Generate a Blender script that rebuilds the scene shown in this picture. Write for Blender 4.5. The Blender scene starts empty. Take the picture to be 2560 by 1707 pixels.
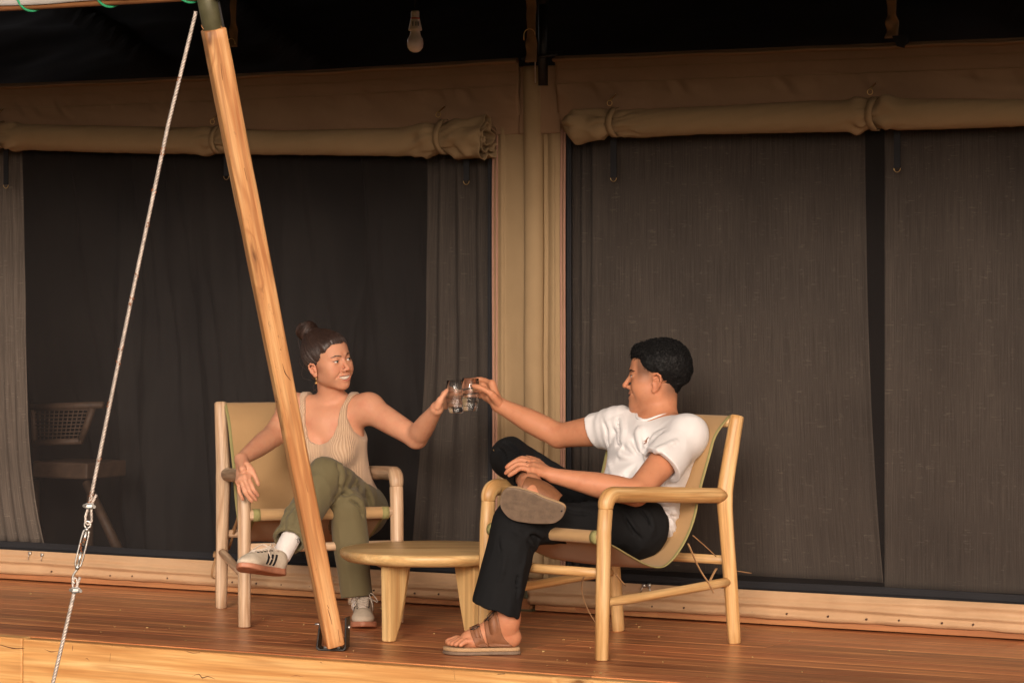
import bpy, math, random
import numpy as np
from mathutils import Vector, Matrix

random.seed(7)
SC = bpy.context.scene
COL = SC.collection
rad = math.radians

# ------------------------------------------------------------------ camera
F = 7800.0            # focal length in photo pixels (2560 wide)
EYE = 1.25            # eye height above the deck
HORIZON = 700.0
cam_d = bpy.data.cameras.new('camera')
cam = bpy.data.objects.new('camera', cam_d)
COL.objects.link(cam)
cam.location = (0, 0, EYE)
cam.rotation_euler = (rad(90), 0, 0)
cam_d.sensor_width = 36.0
cam_d.lens = 36.0 * F / 2560.0
cam_d.shift_y = -(853.5 - HORIZON) / 2560.0
cam_d.clip_start = 0.1
cam_d.clip_end = 3000
SC.camera = cam

# ------------------------------------------------------------------ world and sun
SUN_EL, SUN_AZ = rad(16), rad(-10)          # low soft daylight from behind the camera, a little from the left
w = bpy.data.worlds.new('World'); SC.world = w
w.use_nodes = True
nt = w.node_tree
bg = nt.nodes['Background']
sky = nt.nodes.new('ShaderNodeTexSky')
sky.sky_type = 'NISHITA'; sky.sun_disc = False
sky.sun_elevation = SUN_EL; sky.sun_rotation = rad(180) + SUN_AZ
sky.dust_density = 4.0; sky.air_density = 1.0; sky.ozone_density = 0.6
hsv = nt.nodes.new('ShaderNodeHueSaturation'); hsv.inputs['Saturation'].default_value = 0.35
warm = nt.nodes.new('ShaderNodeMix'); warm.data_type = 'RGBA'; warm.blend_type = 'MULTIPLY'
warm.inputs['Factor'].default_value = 1.0
warm.inputs['B'].default_value = (1.0, 0.86, 0.78, 1)
nt.links.new(sky.outputs[0], hsv.inputs['Color'])
nt.links.new(hsv.outputs[0], warm.inputs['A'])
nt.links.new(warm.outputs['Result'], bg.inputs['Color'])
bg.inputs['Strength'].default_value = 0.15
sl = bpy.data.lights.new('sun', 'SUN'); sun = bpy.data.objects.new('sun', sl); COL.objects.link(sun)
sl.energy = 2.55; sl.angle = rad(16); sl.color = (1.0, 0.87, 0.76)
# light travels away from the camera (+Y) and downwards
_d = Vector((math.sin(-SUN_AZ) * math.cos(SUN_EL), math.cos(SUN_AZ) * math.cos(SUN_EL), -math.sin(SUN_EL)))
sun.rotation_euler = _d.to_track_quat('-Z', 'Y').to_euler()
sun.location = (-3, 2, 6)

vs = SC.view_settings
vs.view_transform = 'Standard'; vs.look = 'None'; vs.gamma = 1.0; vs.use_curve_mapping = False
vs.exposure = 0.0
SC.render.engine = 'CYCLES'
SC.cycles.use_denoising = True
SC.cycles.max_bounces = 14; SC.cycles.transmission_bounces = 14; SC.cycles.glossy_bounces = 6
SC.cycles.transparent_max_bounces = 12
SC.cycles.caustics_reflective = False; SC.cycles.caustics_refractive = True
SC.cycles.sample_clamp_indirect = 8

# ------------------------------------------------------------------ measuring helpers (photo pixels -> real places)
def P(px, py, Y):
    return np.array([(px - 1280.0) * Y / F, Y, EYE - (py - HORIZON) * Y / F])
def G(px, py, z=0.0):
    Y = (EYE - z) * F / (py - HORIZON)
    return P(px, py, Y)
YAW = rad(29.6)
TU = np.array([math.cos(YAW), -math.sin(YAW), 0.0])      # along the tent wall, to the right
TV = np.array([math.sin(YAW), math.cos(YAW), 0.0])       # into the tent
TO = np.array([0.0, 11.845, 0.0])                        # point of the wall line at X = 0
def TP(u, v, z):
    return TO + TU * u + TV * v + np.array([0, 0, z])
def TW(px, py, v=0.0):
    """u and z of a photo pixel on the plane v = const of the tent frame"""
    d = np.array([(px - 1280.0) / F, 1.0, -(py - HORIZON) / F])
    C = np.array([0, 0, EYE])
    t = (v + (TO - C)[:2] @ TV[:2]) / (d @ TV)
    p = C + t * d
    return float((p - TO) @ TU), float(p[2])

# ------------------------------------------------------------------ numpy noise
def _hash(ix, iy, iz, seed):
    n = (ix.astype(np.int64) * 374761393 + iy.astype(np.int64) * 668265263 + iz.astype(np.int64) * 2147483647 + seed * 1274126177) & 0xffffffff
    n = ((n ^ (n >> 13)) * 1274126177) & 0xffffffff
    n = n ^ (n >> 16)
    return (n & 0xffff).astype(np.float32) / 32767.5 - 1.0
def vnoise(p, scale=1.0, seed=0):
    q = np.asarray(p, dtype=np.float32) * scale
    i = np.floor(q).astype(np.int64); f = q - i
    f = f * f * (3 - 2 * f)
    r = 0
    for dx in (0, 1):
        wx = f[:, 0] if dx else 1 - f[:, 0]
        for dy in (0, 1):
            wy = f[:, 1] if dy else 1 - f[:, 1]
            for dz in (0, 1):
                wz = f[:, 2] if dz else 1 - f[:, 2]
                r = r + wx * wy * wz * _hash(i[:, 0] + dx, i[:, 1] + dy, i[:, 2] + dz, seed)
    return r
def fbm(p, scale, octaves=3, seed=0):
    r, a = 0, 1.0
    for k in range(octaves):
        r = r + a * vnoise(p, scale * 2 ** k, seed + k); a *= 0.5
    return r

# ------------------------------------------------------------------ objects
ROOT = {}      # thing name -> 4x4 world matrix used to express children in local coordinates
def _mat4(loc, rz=0.0):
    return Matrix.Translation(Vector([float(c) for c in loc])) @ Matrix.Rotation(rz, 4, 'Z')
def thing(name, label, cat, loc=(0, 0, 0), rz=0.0, group=None, kind=None):
    o = bpy.data.objects.new(name, None); COL.objects.link(o)
    o.empty_display_size = 0.1
    o.location = [float(c) for c in loc]; o.rotation_euler = (0, 0, rz)
    if kind: o['kind'] = kind
    else:
        o['label'] = label; o['category'] = cat
    if kind and label: o['label'] = label
    if group: o['group'] = group
    ROOT[o.name] = _mat4(loc, rz)
    return o
def root_of(o):
    while o.parent: o = o.parent
    return o

class Geo:
    """collects vertices (world or local metres), faces, and a solid texture coordinate per vertex"""
    def __init__(s): s.v = []; s.f = []; s.g = []; s.n = 0; s.m = []
    def add(s, v, f, g=None, mi=0):
        v = np.asarray(v, dtype=float)
        s.v.append(v); s.f += [tuple(int(i) + s.n for i in q) for q in f]
        s.g.append(v.copy() if g is None else np.asarray(g, dtype=float))
        s.m += [mi] * len(f)
        s.n += len(v); return s
def frame(d, up=None):
    d = np.asarray(d, float); d = d / np.linalg.norm(d)
    a = np.array([0, 0, 1.0]) if up is None else np.asarray(up, float)
    if abs(d @ a) > 0.97 * np.linalg.norm(a): a = np.array([1.0, 0, 0])
    x = np.cross(a, d); x /= np.linalg.norm(x)
    y = np.cross(d, x)
    return x, y, d
def smooth_path(pts, n=6):
    pts = [np.asarray(p, float) for p in pts]
    if len(pts) < 3: return pts
    out = []
    q = [2 * pts[0] - pts[1]] + pts + [2 * pts[-1] - pts[-2]]
    for i in range(1, len(q) - 2):
        a, b, c, d = q[i - 1:i + 3]
        for k in range(n):
            t = k / n
            out.append(0.5 * ((2 * b) + (-a + c) * t + (2 * a - 5 * b + 4 * c - d) * t * t + (-a + 3 * b - 3 * c + d) * t ** 3))
    out.append(pts[-1]); return out
def interp_list(vals, n):
    vals = np.asarray(vals, float); x = np.linspace(0, len(vals) - 1, n)
    return np.interp(x, np.arange(len(vals)), vals)
def tube(geo, pts, r, n=12, cap=True, flat=1.0, up=None, wob=0.0, seed=0, off=0.0, mi=0, bev=0.0, twist=0.0, sq=0.0):
    """swept tube; r scalar or list; flat scales the second axis; wob = uneven hand-worked surface"""
    pts = [np.asarray(p, float) for p in pts]
    N = len(pts); rr = interp_list([r, r] if np.isscalar(r) else r, N)
    tang = []
    for i in range(N):
        a = pts[max(i - 1, 0)]; b = pts[min(i + 1, N - 1)]
        tang.append((b - a) / max(np.linalg.norm(b - a), 1e-9))
    x, y, _ = frame(tang[0], up)
    rings = []; gs = []; L = off
    if cap and bev > 0:
        pass
    rows = []
    for i in range(N):
        t = tang[i]
        if up is not None:
            x, y, _ = frame(t, up)
        else:
            x = x - t * (x @ t); x /= np.linalg.norm(x); y = np.cross(t, x)
        if i: L += np.linalg.norm(pts[i] - pts[i - 1])
        rows.append((pts[i], x.copy(), y.copy(), t, rr[i], L))
    if bev > 0:
        p, x0, y0, t, r0, L0 = rows[0]; rows[0] = (p + t * bev, x0, y0, t, r0, L0 + bev); rows.insert(0, (p, x0, y0, t, r0 - bev, L0))
        p, x0, y0, t, r0, L0 = rows[-1]; rows[-1] = (p - t * bev, x0, y0, t, r0, L0 - bev); rows.append((p, x0, y0, t, r0 - bev, L0))
    ang = np.arange(n) * 2 * math.pi / n + twist
    V = []; Gc = []
    for (p, x0, y0, t, r0, L0) in rows:
        ca, sa = np.cos(ang), np.sin(ang)
        if sq > 0:      # squarer cross section
            e = 1.0 / np.maximum(np.abs(ca), np.abs(sa)); e = 1 + (np.minimum(e, 1.3) - 1) * sq
            ca, sa = ca * e, sa * e
        rad_ = np.full(n, r0)
        if wob > 0:
            q = np.stack([ca * 1.3 + seed * 7.1, sa * 1.3, np.full(n, L0 * 9.0 + seed)], 1)
            rad_ = rad_ * (1 + wob * vnoise(q, 1.0, 3))
        V.append(p + np.outer(ca * rad_, x0) + np.outer(sa * rad_ * flat, y0))
        Gc.append(np.stack([ca * r0 + seed * 0.37, sa * r0 * flat + seed * 0.11, np.full(n, L0 + seed * 1.7)], 1))
    V = np.concatenate(V); Gc = np.concatenate(Gc); R = len(rows)
    f = []
    for i in range(R - 1):
        for j in range(n):
            f.append((i * n + j, i * n + (j + 1) % n, (i + 1) * n + (j + 1) % n, (i + 1) * n + j))
    if cap:
        f.append(tuple(range(n - 1, -1, -1))); f.append(tuple((R - 1) * n + j for j in range(n)))
    geo.add(V, f, Gc, mi); return geo
def box(geo, c, half, ax=None, seed=0, mi=0, grain=0):
    """oriented box; ax rows = local axes; grain = index of the axis the grain follows"""
    ax = np.eye(3) if ax is None else np.asarray(ax, float)
    c = np.asarray(c, float); V = []; Gc = []
    for sx in (-1, 1):
        for sy in (-1, 1):
            for sz in (-1, 1):
                l = np.array([sx * half[0], sy * half[1], sz * half[2]])
                V.append(c + l @ ax)
                q = np.roll(l, 2 - grain)
                Gc.append(q + np.array([seed * 0.37, seed * 0.23, seed * 1.9]))
    f = [(0, 1, 3, 2), (4, 6, 7, 5), (0, 4, 5, 1), (2, 3, 7, 6), (0, 2, 6, 4), (1, 5, 7, 3)]
    geo.add(V, f, Gc, mi); return geo
def lathe(geo, prof, c, n=24, axis=(0, 0, 1), mi=0, cap=False):
    x, y, d = frame(axis); c = np.asarray(c, float)
    a = np.arange(n) * 2 * math.pi / n; V = []
    for (r, h) in prof: V.append(c + d * h + np.outer(np.cos(a) * r, x) + np.outer(np.sin(a) * r, y))
    V = np.concatenate(V); f = []
    for i in range(len(prof) - 1):
        for j in range(n): f.append((i * n + j, i * n + (j + 1) % n, (i + 1) * n + (j + 1) % n, (i + 1) * n + j))
    if cap:
        f.append(tuple(range(n - 1, -1, -1))); f.append(tuple((len(prof) - 1) * n + j for j in range(n)))
    geo.add(V, f, None, mi); return geo
def grid(geo, fn, nu, nv, mi=0, gfn=None):
    """fn(array s, array t) -> Nx3"""
    s, t = np.meshgrid(np.linspace(0, 1, nu), np.linspace(0, 1, nv), indexing='ij')
    V = fn(s.ravel(), t.ravel())
    idx = np.arange(nu * nv).reshape(nu, nv)
    f = np.stack([idx[:-1, :-1], idx[1:, :-1], idx[1:, 1:], idx[:-1, 1:]], -1).reshape(-1, 4)
    geo.add(V, f.tolist(), gfn(s.ravel(), t.ravel()) if gfn else None, mi); return geo
def prism(geo, poly, c, ax, depth, mi=0):
    """polygon (list of 2D) in plane ax[0],ax[1] extruded by depth along ax[2]"""
    ax = np.asarray(ax, float); c = np.asarray(c, float); poly = np.asarray(poly, float); n = len(poly)
    a = c + poly[:, :1] * ax[0] + poly[:, 1:] * ax[1]; b = a + ax[2] * depth
    f = [tuple(range(n - 1, -1, -1)), tuple(range(n, 2 * n))] + [(i, (i + 1) % n, n + (i + 1) % n, n + i) for i in range(n)]
    geo.add(np.concatenate([a, b]), f, None, mi); return geo

def put(name, geo, mat, parent=None, smooth=True, bevel=0.0, solid=0.0, world=True, label=None, cat=None, group=None, kind=None, auto=None, attrs=None, subd=0):
    V = np.concatenate(geo.v); Gc = np.concatenate(geo.g)
    loc = np.zeros(3)
    if parent is None:
        loc = np.array([(V[:, 0].min() + V[:, 0].max()) / 2, (V[:, 1].min() + V[:, 1].max()) / 2, V[:, 2].min()])
        V = V - loc
    elif world:
        Mi = np.array(ROOT[root_of(parent).name].inverted())
        V = V @ Mi[:3, :3].T + Mi[:3, 3]
    me = bpy.data.meshes.new(name); me.from_pydata(V.tolist(), [], geo.f)
    mats = mat if isinstance(mat, (list, tuple)) else [mat]
    for m in mats: me.materials.append(m)
    if len(mats) > 1: me.polygons.foreach_set('material_index', geo.m)
    at = me.attributes.new('gco', 'FLOAT_VECTOR', 'POINT'); at.data.foreach_set('vector', Gc.astype(np.float32).ravel())
    if attrs:
        for k, arr in attrs.items():
            c4 = np.ones((len(arr), 4), np.float32); c4[:, :arr.shape[1]] = arr
            a2 = me.attributes.new(k, 'FLOAT_COLOR', 'POINT'); a2.data.foreach_set('color', c4.ravel())
    me.polygons.foreach_set('use_smooth', [smooth] * len(me.polygons))
    me.update()
    if auto: me.set_sharp_from_angle(angle=rad(auto))
    o = bpy.data.objects.new(name, me); COL.objects.link(o)
    if parent is None: o.location = loc
    else: o.parent = parent
    if bevel > 0:
        b = o.modifiers.new('b', 'BEVEL'); b.width = bevel; b.segments = 2; b.limit_method = 'ANGLE'; b.angle_limit = rad(40)
    if solid:
        b = o.modifiers.new('s', 'SOLIDIFY'); b.thickness = solid; b.offset = 0
    if subd:
        b = o.modifiers.new('sd', 'SUBSURF'); b.levels = subd; b.render_levels = subd
    if label: o['label'] = label
    if cat: o['category'] = cat
    if group: o['group'] = group
    if kind: o['kind'] = kind
    return o

# ------------------------------------------------------------------ materials
def new_mat(name):
    m = bpy.data.materials.new(name); m.use_nodes = True
    t = m.node_tree; b = t.nodes['Principled BSDF']
    return m, t, b
def N(t, typ, **kw):
    n = t.nodes.new(typ)
    for k, v in kw.items():
        if hasattr(n, k): setattr(n, k, v)
        else: n.inputs[k].default_value = v
    return n
def ramp(t, fac, stops):
    r = t.nodes.new('ShaderNodeValToRGB'); e = r.color_ramp.elements
    while len(e) < len(stops): e.new(0.5)
    for i, (p, c) in enumerate(stops):
        e[i].position = p; e[i].color = (*c, 1) if len(c) == 3 else c
    t.links.new(fac, r.inputs[0]); return r.outputs[0]
def mixc(t, fac, a, b, mode='MIX'):
    m = t.nodes.new('ShaderNodeMix'); m.data_type = 'RGBA'; m.blend_type = mode
    for s, v in (('Factor', fac), ('A', a), ('B', b)):
        if isinstance(v, (int, float)): m.inputs[s].default_value = v
        elif isinstance(v, (tuple, list)): m.inputs[s].default_value = (*v, 1) if len(v) == 3 else v
        else: t.links.new(v, m.inputs[s])
    return m.outputs['Result']
def mth(t, op, a, b=None, c=None):
    m = t.nodes.new('ShaderNodeMath'); m.operation = op
    for i, v in enumerate((a, b, c)):
        if v is None: continue
        if isinstance(v, (int, float)): m.inputs[i].default_value = v
        else: t.links.new(v, m.inputs[i])
    return m.outputs[0]
def coords(t, kind='gco', scale=(1, 1, 1), loc=(0, 0, 0)):
    if kind == 'gco':
        a = t.nodes.new('ShaderNodeAttribute'); a.attribute_name = 'gco'; src = a.outputs['Vector']
    else:
        a = t.nodes.new('ShaderNodeTexCoord'); src = a.outputs['Object']
    m = t.nodes.new('ShaderNodeMapping'); m.inputs['Scale'].default_value = scale; m.inputs['Location'].default_value = loc
    t.links.new(src, m.inputs['Vector']); return m.outputs[0]
def noise(t, vec, scale, detail=4, rough=0.55, dist=0.0):
    n = t.nodes.new('ShaderNodeTexNoise'); n.inputs['Scale'].default_value = scale; n.inputs['Detail'].default_value = detail
    n.inputs['Roughness'].default_value = rough; n.inputs['Distortion'].default_value = dist
    t.links.new(vec, n.inputs['Vector']); return n.outputs['Fac']
def bump(t, b, h, strength=0.3, dist=0.002, prev=None):
    n = t.nodes.new('ShaderNodeBump'); n.inputs['Strength'].default_value = strength; n.inputs['Distance'].default_value = dist
    t.links.new(h, n.inputs['Height'])
    if prev is not None: t.links.new(prev, n.inputs['Normal'])
    t.links.new(n.outputs[0], b.inputs['Normal']); return n.outputs[0]

def wood(name, base, dark, light, rough=0.5, ring=38.0, bs=9.0, ns=5.0, kax=0, kden=7.0, kz=0.35, kkeep=0.55, streak=0.5, knots=0.6, vary=0.0, spec=0.4, stain=0.0, contrast=1.0):
    m, t, b = new_mat(name)
    v = coords(t, 'gco', (1, 1, 0.07))
    sx_ = t.nodes.new('ShaderNodeSeparateXYZ'); t.links.new(coords(t, 'gco', (1, 1, 1)), sx_.inputs[0])
    cx_ = t.nodes.new('ShaderNodeCombineXYZ'); t.links.new(sx_.outputs[kax], cx_.inputs[0]); t.links.new(mth(t, 'MULTIPLY', sx_.outputs[2], kz), cx_.inputs[1])
    nd_ = t.nodes.new('ShaderNodeTexNoise'); nd_.inputs['Scale'].default_value = 11.0; nd_.inputs['Detail'].default_value = 3; t.links.new(cx_.outputs[0], nd_.inputs['Vector'])
    va_ = t.nodes.new('ShaderNodeVectorMath'); va_.operation = 'MULTIPLY_ADD'; t.links.new(nd_.outputs['Color'], va_.inputs[0]); va_.inputs[1].default_value = (.12, .12, 0); t.links.new(cx_.outputs[0], va_.inputs[2]); cx_ = va_
    vor = t.nodes.new('ShaderNodeTexVoronoi'); vor.voronoi_dimensions = '2D'; vor.inputs['Scale'].default_value = kden
    t.links.new(cx_.outputs[0], vor.inputs['Vector'])
    sc_ = t.nodes.new('ShaderNodeSeparateColor'); t.links.new(vor.outputs['Color'], sc_.inputs[0]); keep = mth(t, 'GREATER_THAN', kkeep, sc_.outputs[0])
    kd = vor.outputs['Distance']
    # knots push the rings aside
    vor2 = mth(t, 'MULTIPLY', keep, mth(t, 'SUBTRACT', 1.0, mth(t, 'MINIMUM', mth(t, 'MULTIPLY', kd, 3.2), 1.0)))
    n0 = noise(t, v, ns, 3, 0.5, 0.3)
    n1 = mth(t, 'ADD', mth(t, 'MULTIPLY', n0, 1.6), mth(t, 'MULTIPLY', vor2, 0.42 * knots))
    rings = mth(t, 'SINE', mth(t, 'MULTIPLY', n1, ring))
    rings = mth(t, 'MULTIPLY_ADD', rings, 0.5, 0.5)
    fine = noise(t, coords(t, 'gco', (1, 1, 0.022)), 130.0, 4, 0.7)
    broad = noise(t, coords(t, 'gco', (1, 1, 0.05)), bs, 4, 0.6)
    c = ramp(t, broad, [(0.30, dark), (0.48, base), (0.68, light)])
    c = mixc(t, mth(t, 'MULTIPLY', mth(t, 'POWER', rings, 3.0), 0.65 * streak), c, dark)
    fl_ = mth(t, 'MINIMUM', mth(t, 'MAXIMUM', mth(t, 'MULTIPLY_ADD', fine, 4.0, -1.6), 0.0), 1.0)
    c = mixc(t, mth(t, 'MULTIPLY', fl_, 0.55 * contrast), c, tuple(x * 0.55 for x in base), 'MIX')
    kc = mth(t, 'MINIMUM', mth(t, 'MULTIPLY', mth(t, 'POWER', vor2, 3.5), 1.3 * knots), 0.9)
    c = mixc(t, kc, c, tuple(x * 0.35 for x in dark))
    if stain > 0:
        ob = coords(t, 'gco', (1, 1, 0.4), (3, 1, 2))
        s = noise(t, ob, 60.0, 5, 0.75); s2 = noise(t, ob, 7.0, 2, 0.5)
        s = mth(t, 'MULTIPLY', mth(t, 'MULTIPLY', mth(t, 'MAXIMUM', mth(t, 'MULTIPLY_ADD', s, 9.0, -5.4), 0.0), mth(t, 'MAXIMUM', mth(t, 'MULTIPLY_ADD', s2, 6.0, -2.9), 0.05)), stain)
        s = mth(t, 'MINIMUM', s, 0.8)
        c = mixc(t, s, c, (0.05, 0.03, 0.02))
    if vary > 0:
        oi = t.nodes.new('ShaderNodeObjectInfo')
        rv = ramp(t, oi.outputs['Random'], [(0.0, (1 - vary,) * 3), (1.0, (1 + vary, 1 + vary * 0.9, 1 + vary * 0.75))])
        c = mixc(t, 1.0, c, rv, 'MULTIPLY')
    t.links.new(c, b.inputs['Base Color'])
    b.inputs['Specular IOR Level'].default_value = spec
    rg = mth(t, 'ADD', rough - 0.08, mth(t, 'MULTIPLY', broad, 0.2)); t.links.new(rg, b.inputs['Roughness'])
    bump(t, b, mth(t, 'ADD', mth(t, 'MULTIPLY', fine, 0.6), mth(t, 'MULTIPLY', rings, 0.3)), 0.35, 0.0012)
    return m

def fabric(name, col, col2=None, rough=0.85, weave=900.0, wscale=0.15, sheen=0.0, spec=0.2, blot=2.0, bumpd=0.0006, alpha=None, kind='obj'):
    m, t, b = new_mat(name)
    o = coords(t, kind)
    n = noise(t, o, blot, 4, 0.6)
    c = ramp(t, n, [(0.3, col), (0.7, col2 or tuple(x * 0.82 for x in col))])
    wv = noise(t, o, weave, 2, 0.7)
    c = mixc(t, wscale, c, mixc(t, 1.0, c, ramp(t, wv, [(0.3, (0.45,) * 3), (0.7, (1.4,) * 3)]), 'MULTIPLY'))
    t.links.new(c, b.inputs['Base Color']); b.inputs['Roughness'].default_value = rough
    b.inputs['Specular IOR Level'].default_value = spec
    if sheen: b.inputs['Sheen Weight'].default_value = sheen
    bump(t, b, wv, 0.4, bumpd)
    if alpha is not None: b.inputs['Alpha'].default_value = alpha
    return m
def plain(name, col, rough=0.5, metal=0.0, spec=0.5, dirt=0.15, scale=30.0, bmp=0.1, coat=0.0, trans=0.0, ior=1.45, sss=0.0):
    m, t, b = new_mat(name)
    o = coords(t, 'obj'); n = noise(t, o, scale, 4, 0.6)
    c = ramp(t, n, [(0.3, tuple(x * (1 - dirt) for x in col)), (0.7, tuple(min(1, x * (1 + dirt * 0.5)) for x in col))])
    t.links.new(c, b.inputs['Base Color'])
    t.links.new(mth(t, 'ADD', rough - 0.05, mth(t, 'MULTIPLY', n, 0.1)), b.inputs['Roughness'])
    b.inputs['Metallic'].default_value = metal; b.inputs['Specular IOR Level'].default_value = spec
    b.inputs['Coat Weight'].default_value = coat
    if trans: b.inputs['Transmission Weight'].default_value = trans; b.inputs['IOR'].default_value = ior
    if sss:
        b.inputs['Subsurface Weight'].default_value = sss; b.inputs['Subsurface Radius'].default_value = (0.01, 0.004, 0.002); b.inputs['Subsurface Scale'].default_value = 1.0
    if bmp: bump(t, b, n, bmp, 0.001)
    return m
M = {}
# ------------------------------------------------------------------ material library
M['deck'] = wood('deck_wood', (0.53, 0.185, 0.072), (0.25, 0.075, 0.030), (0.84, 0.41, 0.155), rough=0.34, ring=26, bs=34, ns=9, streak=0.6, knots=0.3, vary=0.25, spec=0.6, kax=0, kz=.2, kden=6.0, kkeep=.25)
M['beam'] = wood('beam_wood', (0.66, 0.35, 0.12), (0.44, 0.18, 0.05), (0.80, 0.52, 0.22), rough=0.5, ring=34, bs=22, ns=7, streak=0.8, knots=1.0, contrast=0.8, kax=1, kz=.45, kden=7.0, kkeep=.45)
M['sill'] = wood('sill_wood', (0.36, 0.15, 0.06), (0.22, 0.08, 0.03), (0.5, 0.25, 0.1), rough=0.6, vary=0.1)
M['post'] = wood('post_wood', (0.56, 0.275, 0.105), (0.34, 0.125, 0.04), (0.70, 0.42, 0.19), rough=0.5, ring=30, bs=42, ns=8, streak=0.9, knots=1.0, kden=9.0, kz=.3, kkeep=.5, stain=0.9, contrast=0.9)
M['chair_gold'] = wood('golden_teak', (0.60, 0.36, 0.145), (0.38, 0.18, 0.055), (0.72, 0.50, 0.25), rough=0.42, ring=24, bs=46, ns=14, streak=0.55, knots=0.10, vary=0.08)
M['chair_pale'] = wood('pale_teak', (0.58, 0.40, 0.25), (0.34, 0.19, 0.10), (0.70, 0.53, 0.37), rough=0.42, ring=28, bs=46, ns=14, streak=0.9, knots=0.10, vary=0.08)
M['table'] = wood('table_teak', (0.61, 0.40, 0.17), (0.44, 0.24, 0.09), (0.72, 0.52, 0.26), rough=0.38, ring=24, bs=26, ns=10, streak=0.6, knots=0.25, vary=0.05)
M['canvas'] = fabric('tent_canvas', (0.30, 0.208, 0.112), (0.25, 0.170, 0.090), blot=3.0, weave=700, wscale=0.1)
M['canvas_brown'] = fabric('brown_canvas', (0.30, 0.185, 0.108), (0.25, 0.152, 0.088), blot=3.0, weave=700, wscale=0.1)
M['pipe_pink'] = fabric('pink_piping', (0.33, 0.185, 0.130), (0.29, 0.16, 0.11), blot=5, weave=600)
M['pvc'] = fabric('tan_pvc', (0.50, 0.325, 0.185), (0.43, 0.27, 0.15), rough=0.36, weave=500, wscale=0.05, spec=0.5, blot=5)
M['black_web'] = fabric('black_webbing', (0.012, 0.012, 0.014), (0.02, 0.02, 0.022), rough=0.7)
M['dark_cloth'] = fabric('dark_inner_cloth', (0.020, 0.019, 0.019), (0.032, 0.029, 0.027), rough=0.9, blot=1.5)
M['fly'] = fabric('fly_sheet', (0.055, 0.050, 0.050), (0.085, 0.066, 0.058), rough=0.8)
M['fly_edge'] = fabric('pale_fly_edge', (0.42, 0.40, 0.38), (0.30, 0.27, 0.24), rough=0.6)
M['sling'] = fabric('sling_canvas', (0.40, 0.25, 0.115), (0.35, 0.215, 0.10), blot=4, weave=800, wscale=0.12, sheen=0.1)
M['hem'] = fabric('green_hem', (0.27, 0.25, 0.10), (0.24, 0.21, 0.09), blot=4)
M['leather'] = fabric('tan_lace', (0.36, 0.21, 0.10), (0.30, 0.165, 0.075), rough=0.6, blot=6)
M['black_steel'] = plain('black_steel', (0.035, 0.032, 0.030), rough=0.45, metal=0.6, dirt=0.4, bmp=0.2)
M['olive_steel'] = plain('olive_painted_steel', (0.095, 0.088, 0.045), rough=0.42, metal=0.2, dirt=0.2)
M['zinc'] = plain('zinc_steel', (0.62, 0.60, 0.56), rough=0.35, metal=0.9, dirt=0.3, scale=80)
M['brass'] = plain('brass', (0.75, 0.50, 0.20), rough=0.3, metal=1.0, dirt=0.2)
M['cable'] = plain('galvanised_cable', (0.55, 0.48, 0.42), rough=0.5, metal=0.5, dirt=0.35, scale=60)
M['rust'] = plain('rust', (0.30, 0.10, 0.03), rough=0.85, dirt=0.4)
M['white_plastic'] = plain('white_plastic', (0.80, 0.68, 0.58), rough=0.35, dirt=0.05)
M['bulb'] = plain('opal_bulb', (0.85, 0.70, 0.62), rough=0.2, dirt=0.02, sss=0.2, coat=0.4)
M['red_plastic'] = plain('red_plastic', (0.6, 0.04, 0.02), rough=0.4)
M['green_cord'] = fabric('green_cord', (0.02, 0.22, 0.10), (0.03, 0.30, 0.13), rough=0.6)
M['rattan'] = plain('rattan', (0.105, 0.062, 0.038), rough=0.6, dirt=0.3)
M['screw'] = plain('rusty_screw', (0.06, 0.025, 0.015), rough=0.6, metal=0.3)
M['crack'] = plain('dark_split', (0.13, 0.052, 0.022), rough=0.9, dirt=0.4)
M['debris'] = plain('wood_chips', (0.5, 0.36, 0.14), rough=0.8, dirt=0.4)

def curtain_mat(nm='linen_curtain', br=1.0):
    m, t, b = new_mat(nm)
    o = coords(t, 'gco')
    vert = noise(t, coords(t, 'gco', (1, 1, 0.02)), 210, 3, 0.75)
    hor = noise(t, coords(t, 'gco', (0.06, 1, 1)), 190, 3, 0.8)
    hm = noise(t, o, 22, 3, 0.6)
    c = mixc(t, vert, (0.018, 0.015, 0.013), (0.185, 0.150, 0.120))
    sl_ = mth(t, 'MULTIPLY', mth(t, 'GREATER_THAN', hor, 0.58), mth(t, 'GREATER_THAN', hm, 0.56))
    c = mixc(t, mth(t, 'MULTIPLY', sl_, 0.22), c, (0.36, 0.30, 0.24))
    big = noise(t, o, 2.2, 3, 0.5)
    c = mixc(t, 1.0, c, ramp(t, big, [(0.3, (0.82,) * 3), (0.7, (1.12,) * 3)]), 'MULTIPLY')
    if br != 1.0: c = mixc(t, 1.0, c, (br,) * 3, 'MULTIPLY')
    t.links.new(c, b.inputs['Base Color']); b.inputs['Roughness'].default_value = 0.9
    b.inputs['Specular IOR Level'].default_value = 0.1
    bump(t, b, mth(t, 'ADD', vert, hor), 0.5, 0.0008)
    return m
M['curtain'] = curtain_mat(); M['curtain_pale'] = curtain_mat('pale_linen', 2.0)
def screen_mat():
    m, t, b = new_mat('insect_mesh')
    o = coords(t, 'gco'); n = noise(t, o, 3.0, 3, 0.5); v = noise(t, coords(t, 'gco', (1, 1, 0.03)), 300, 2, 0.6)
    c = ramp(t, n, [(0.3, (0.014, 0.013, 0.014)), (0.7, (0.026, 0.023, 0.022))])
    c = mixc(t, mth(t, 'MULTIPLY', v, 0.4), c, (0.06, 0.05, 0.045))
    t.links.new(c, b.inputs['Base Color']); b.inputs['Roughness'].default_value = 0.8
    b.inputs['Specular IOR Level'].default_value = 0.15
    b.inputs['Alpha'].default_value = 0.40
    return m
M['mesh'] = screen_mat()
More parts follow.
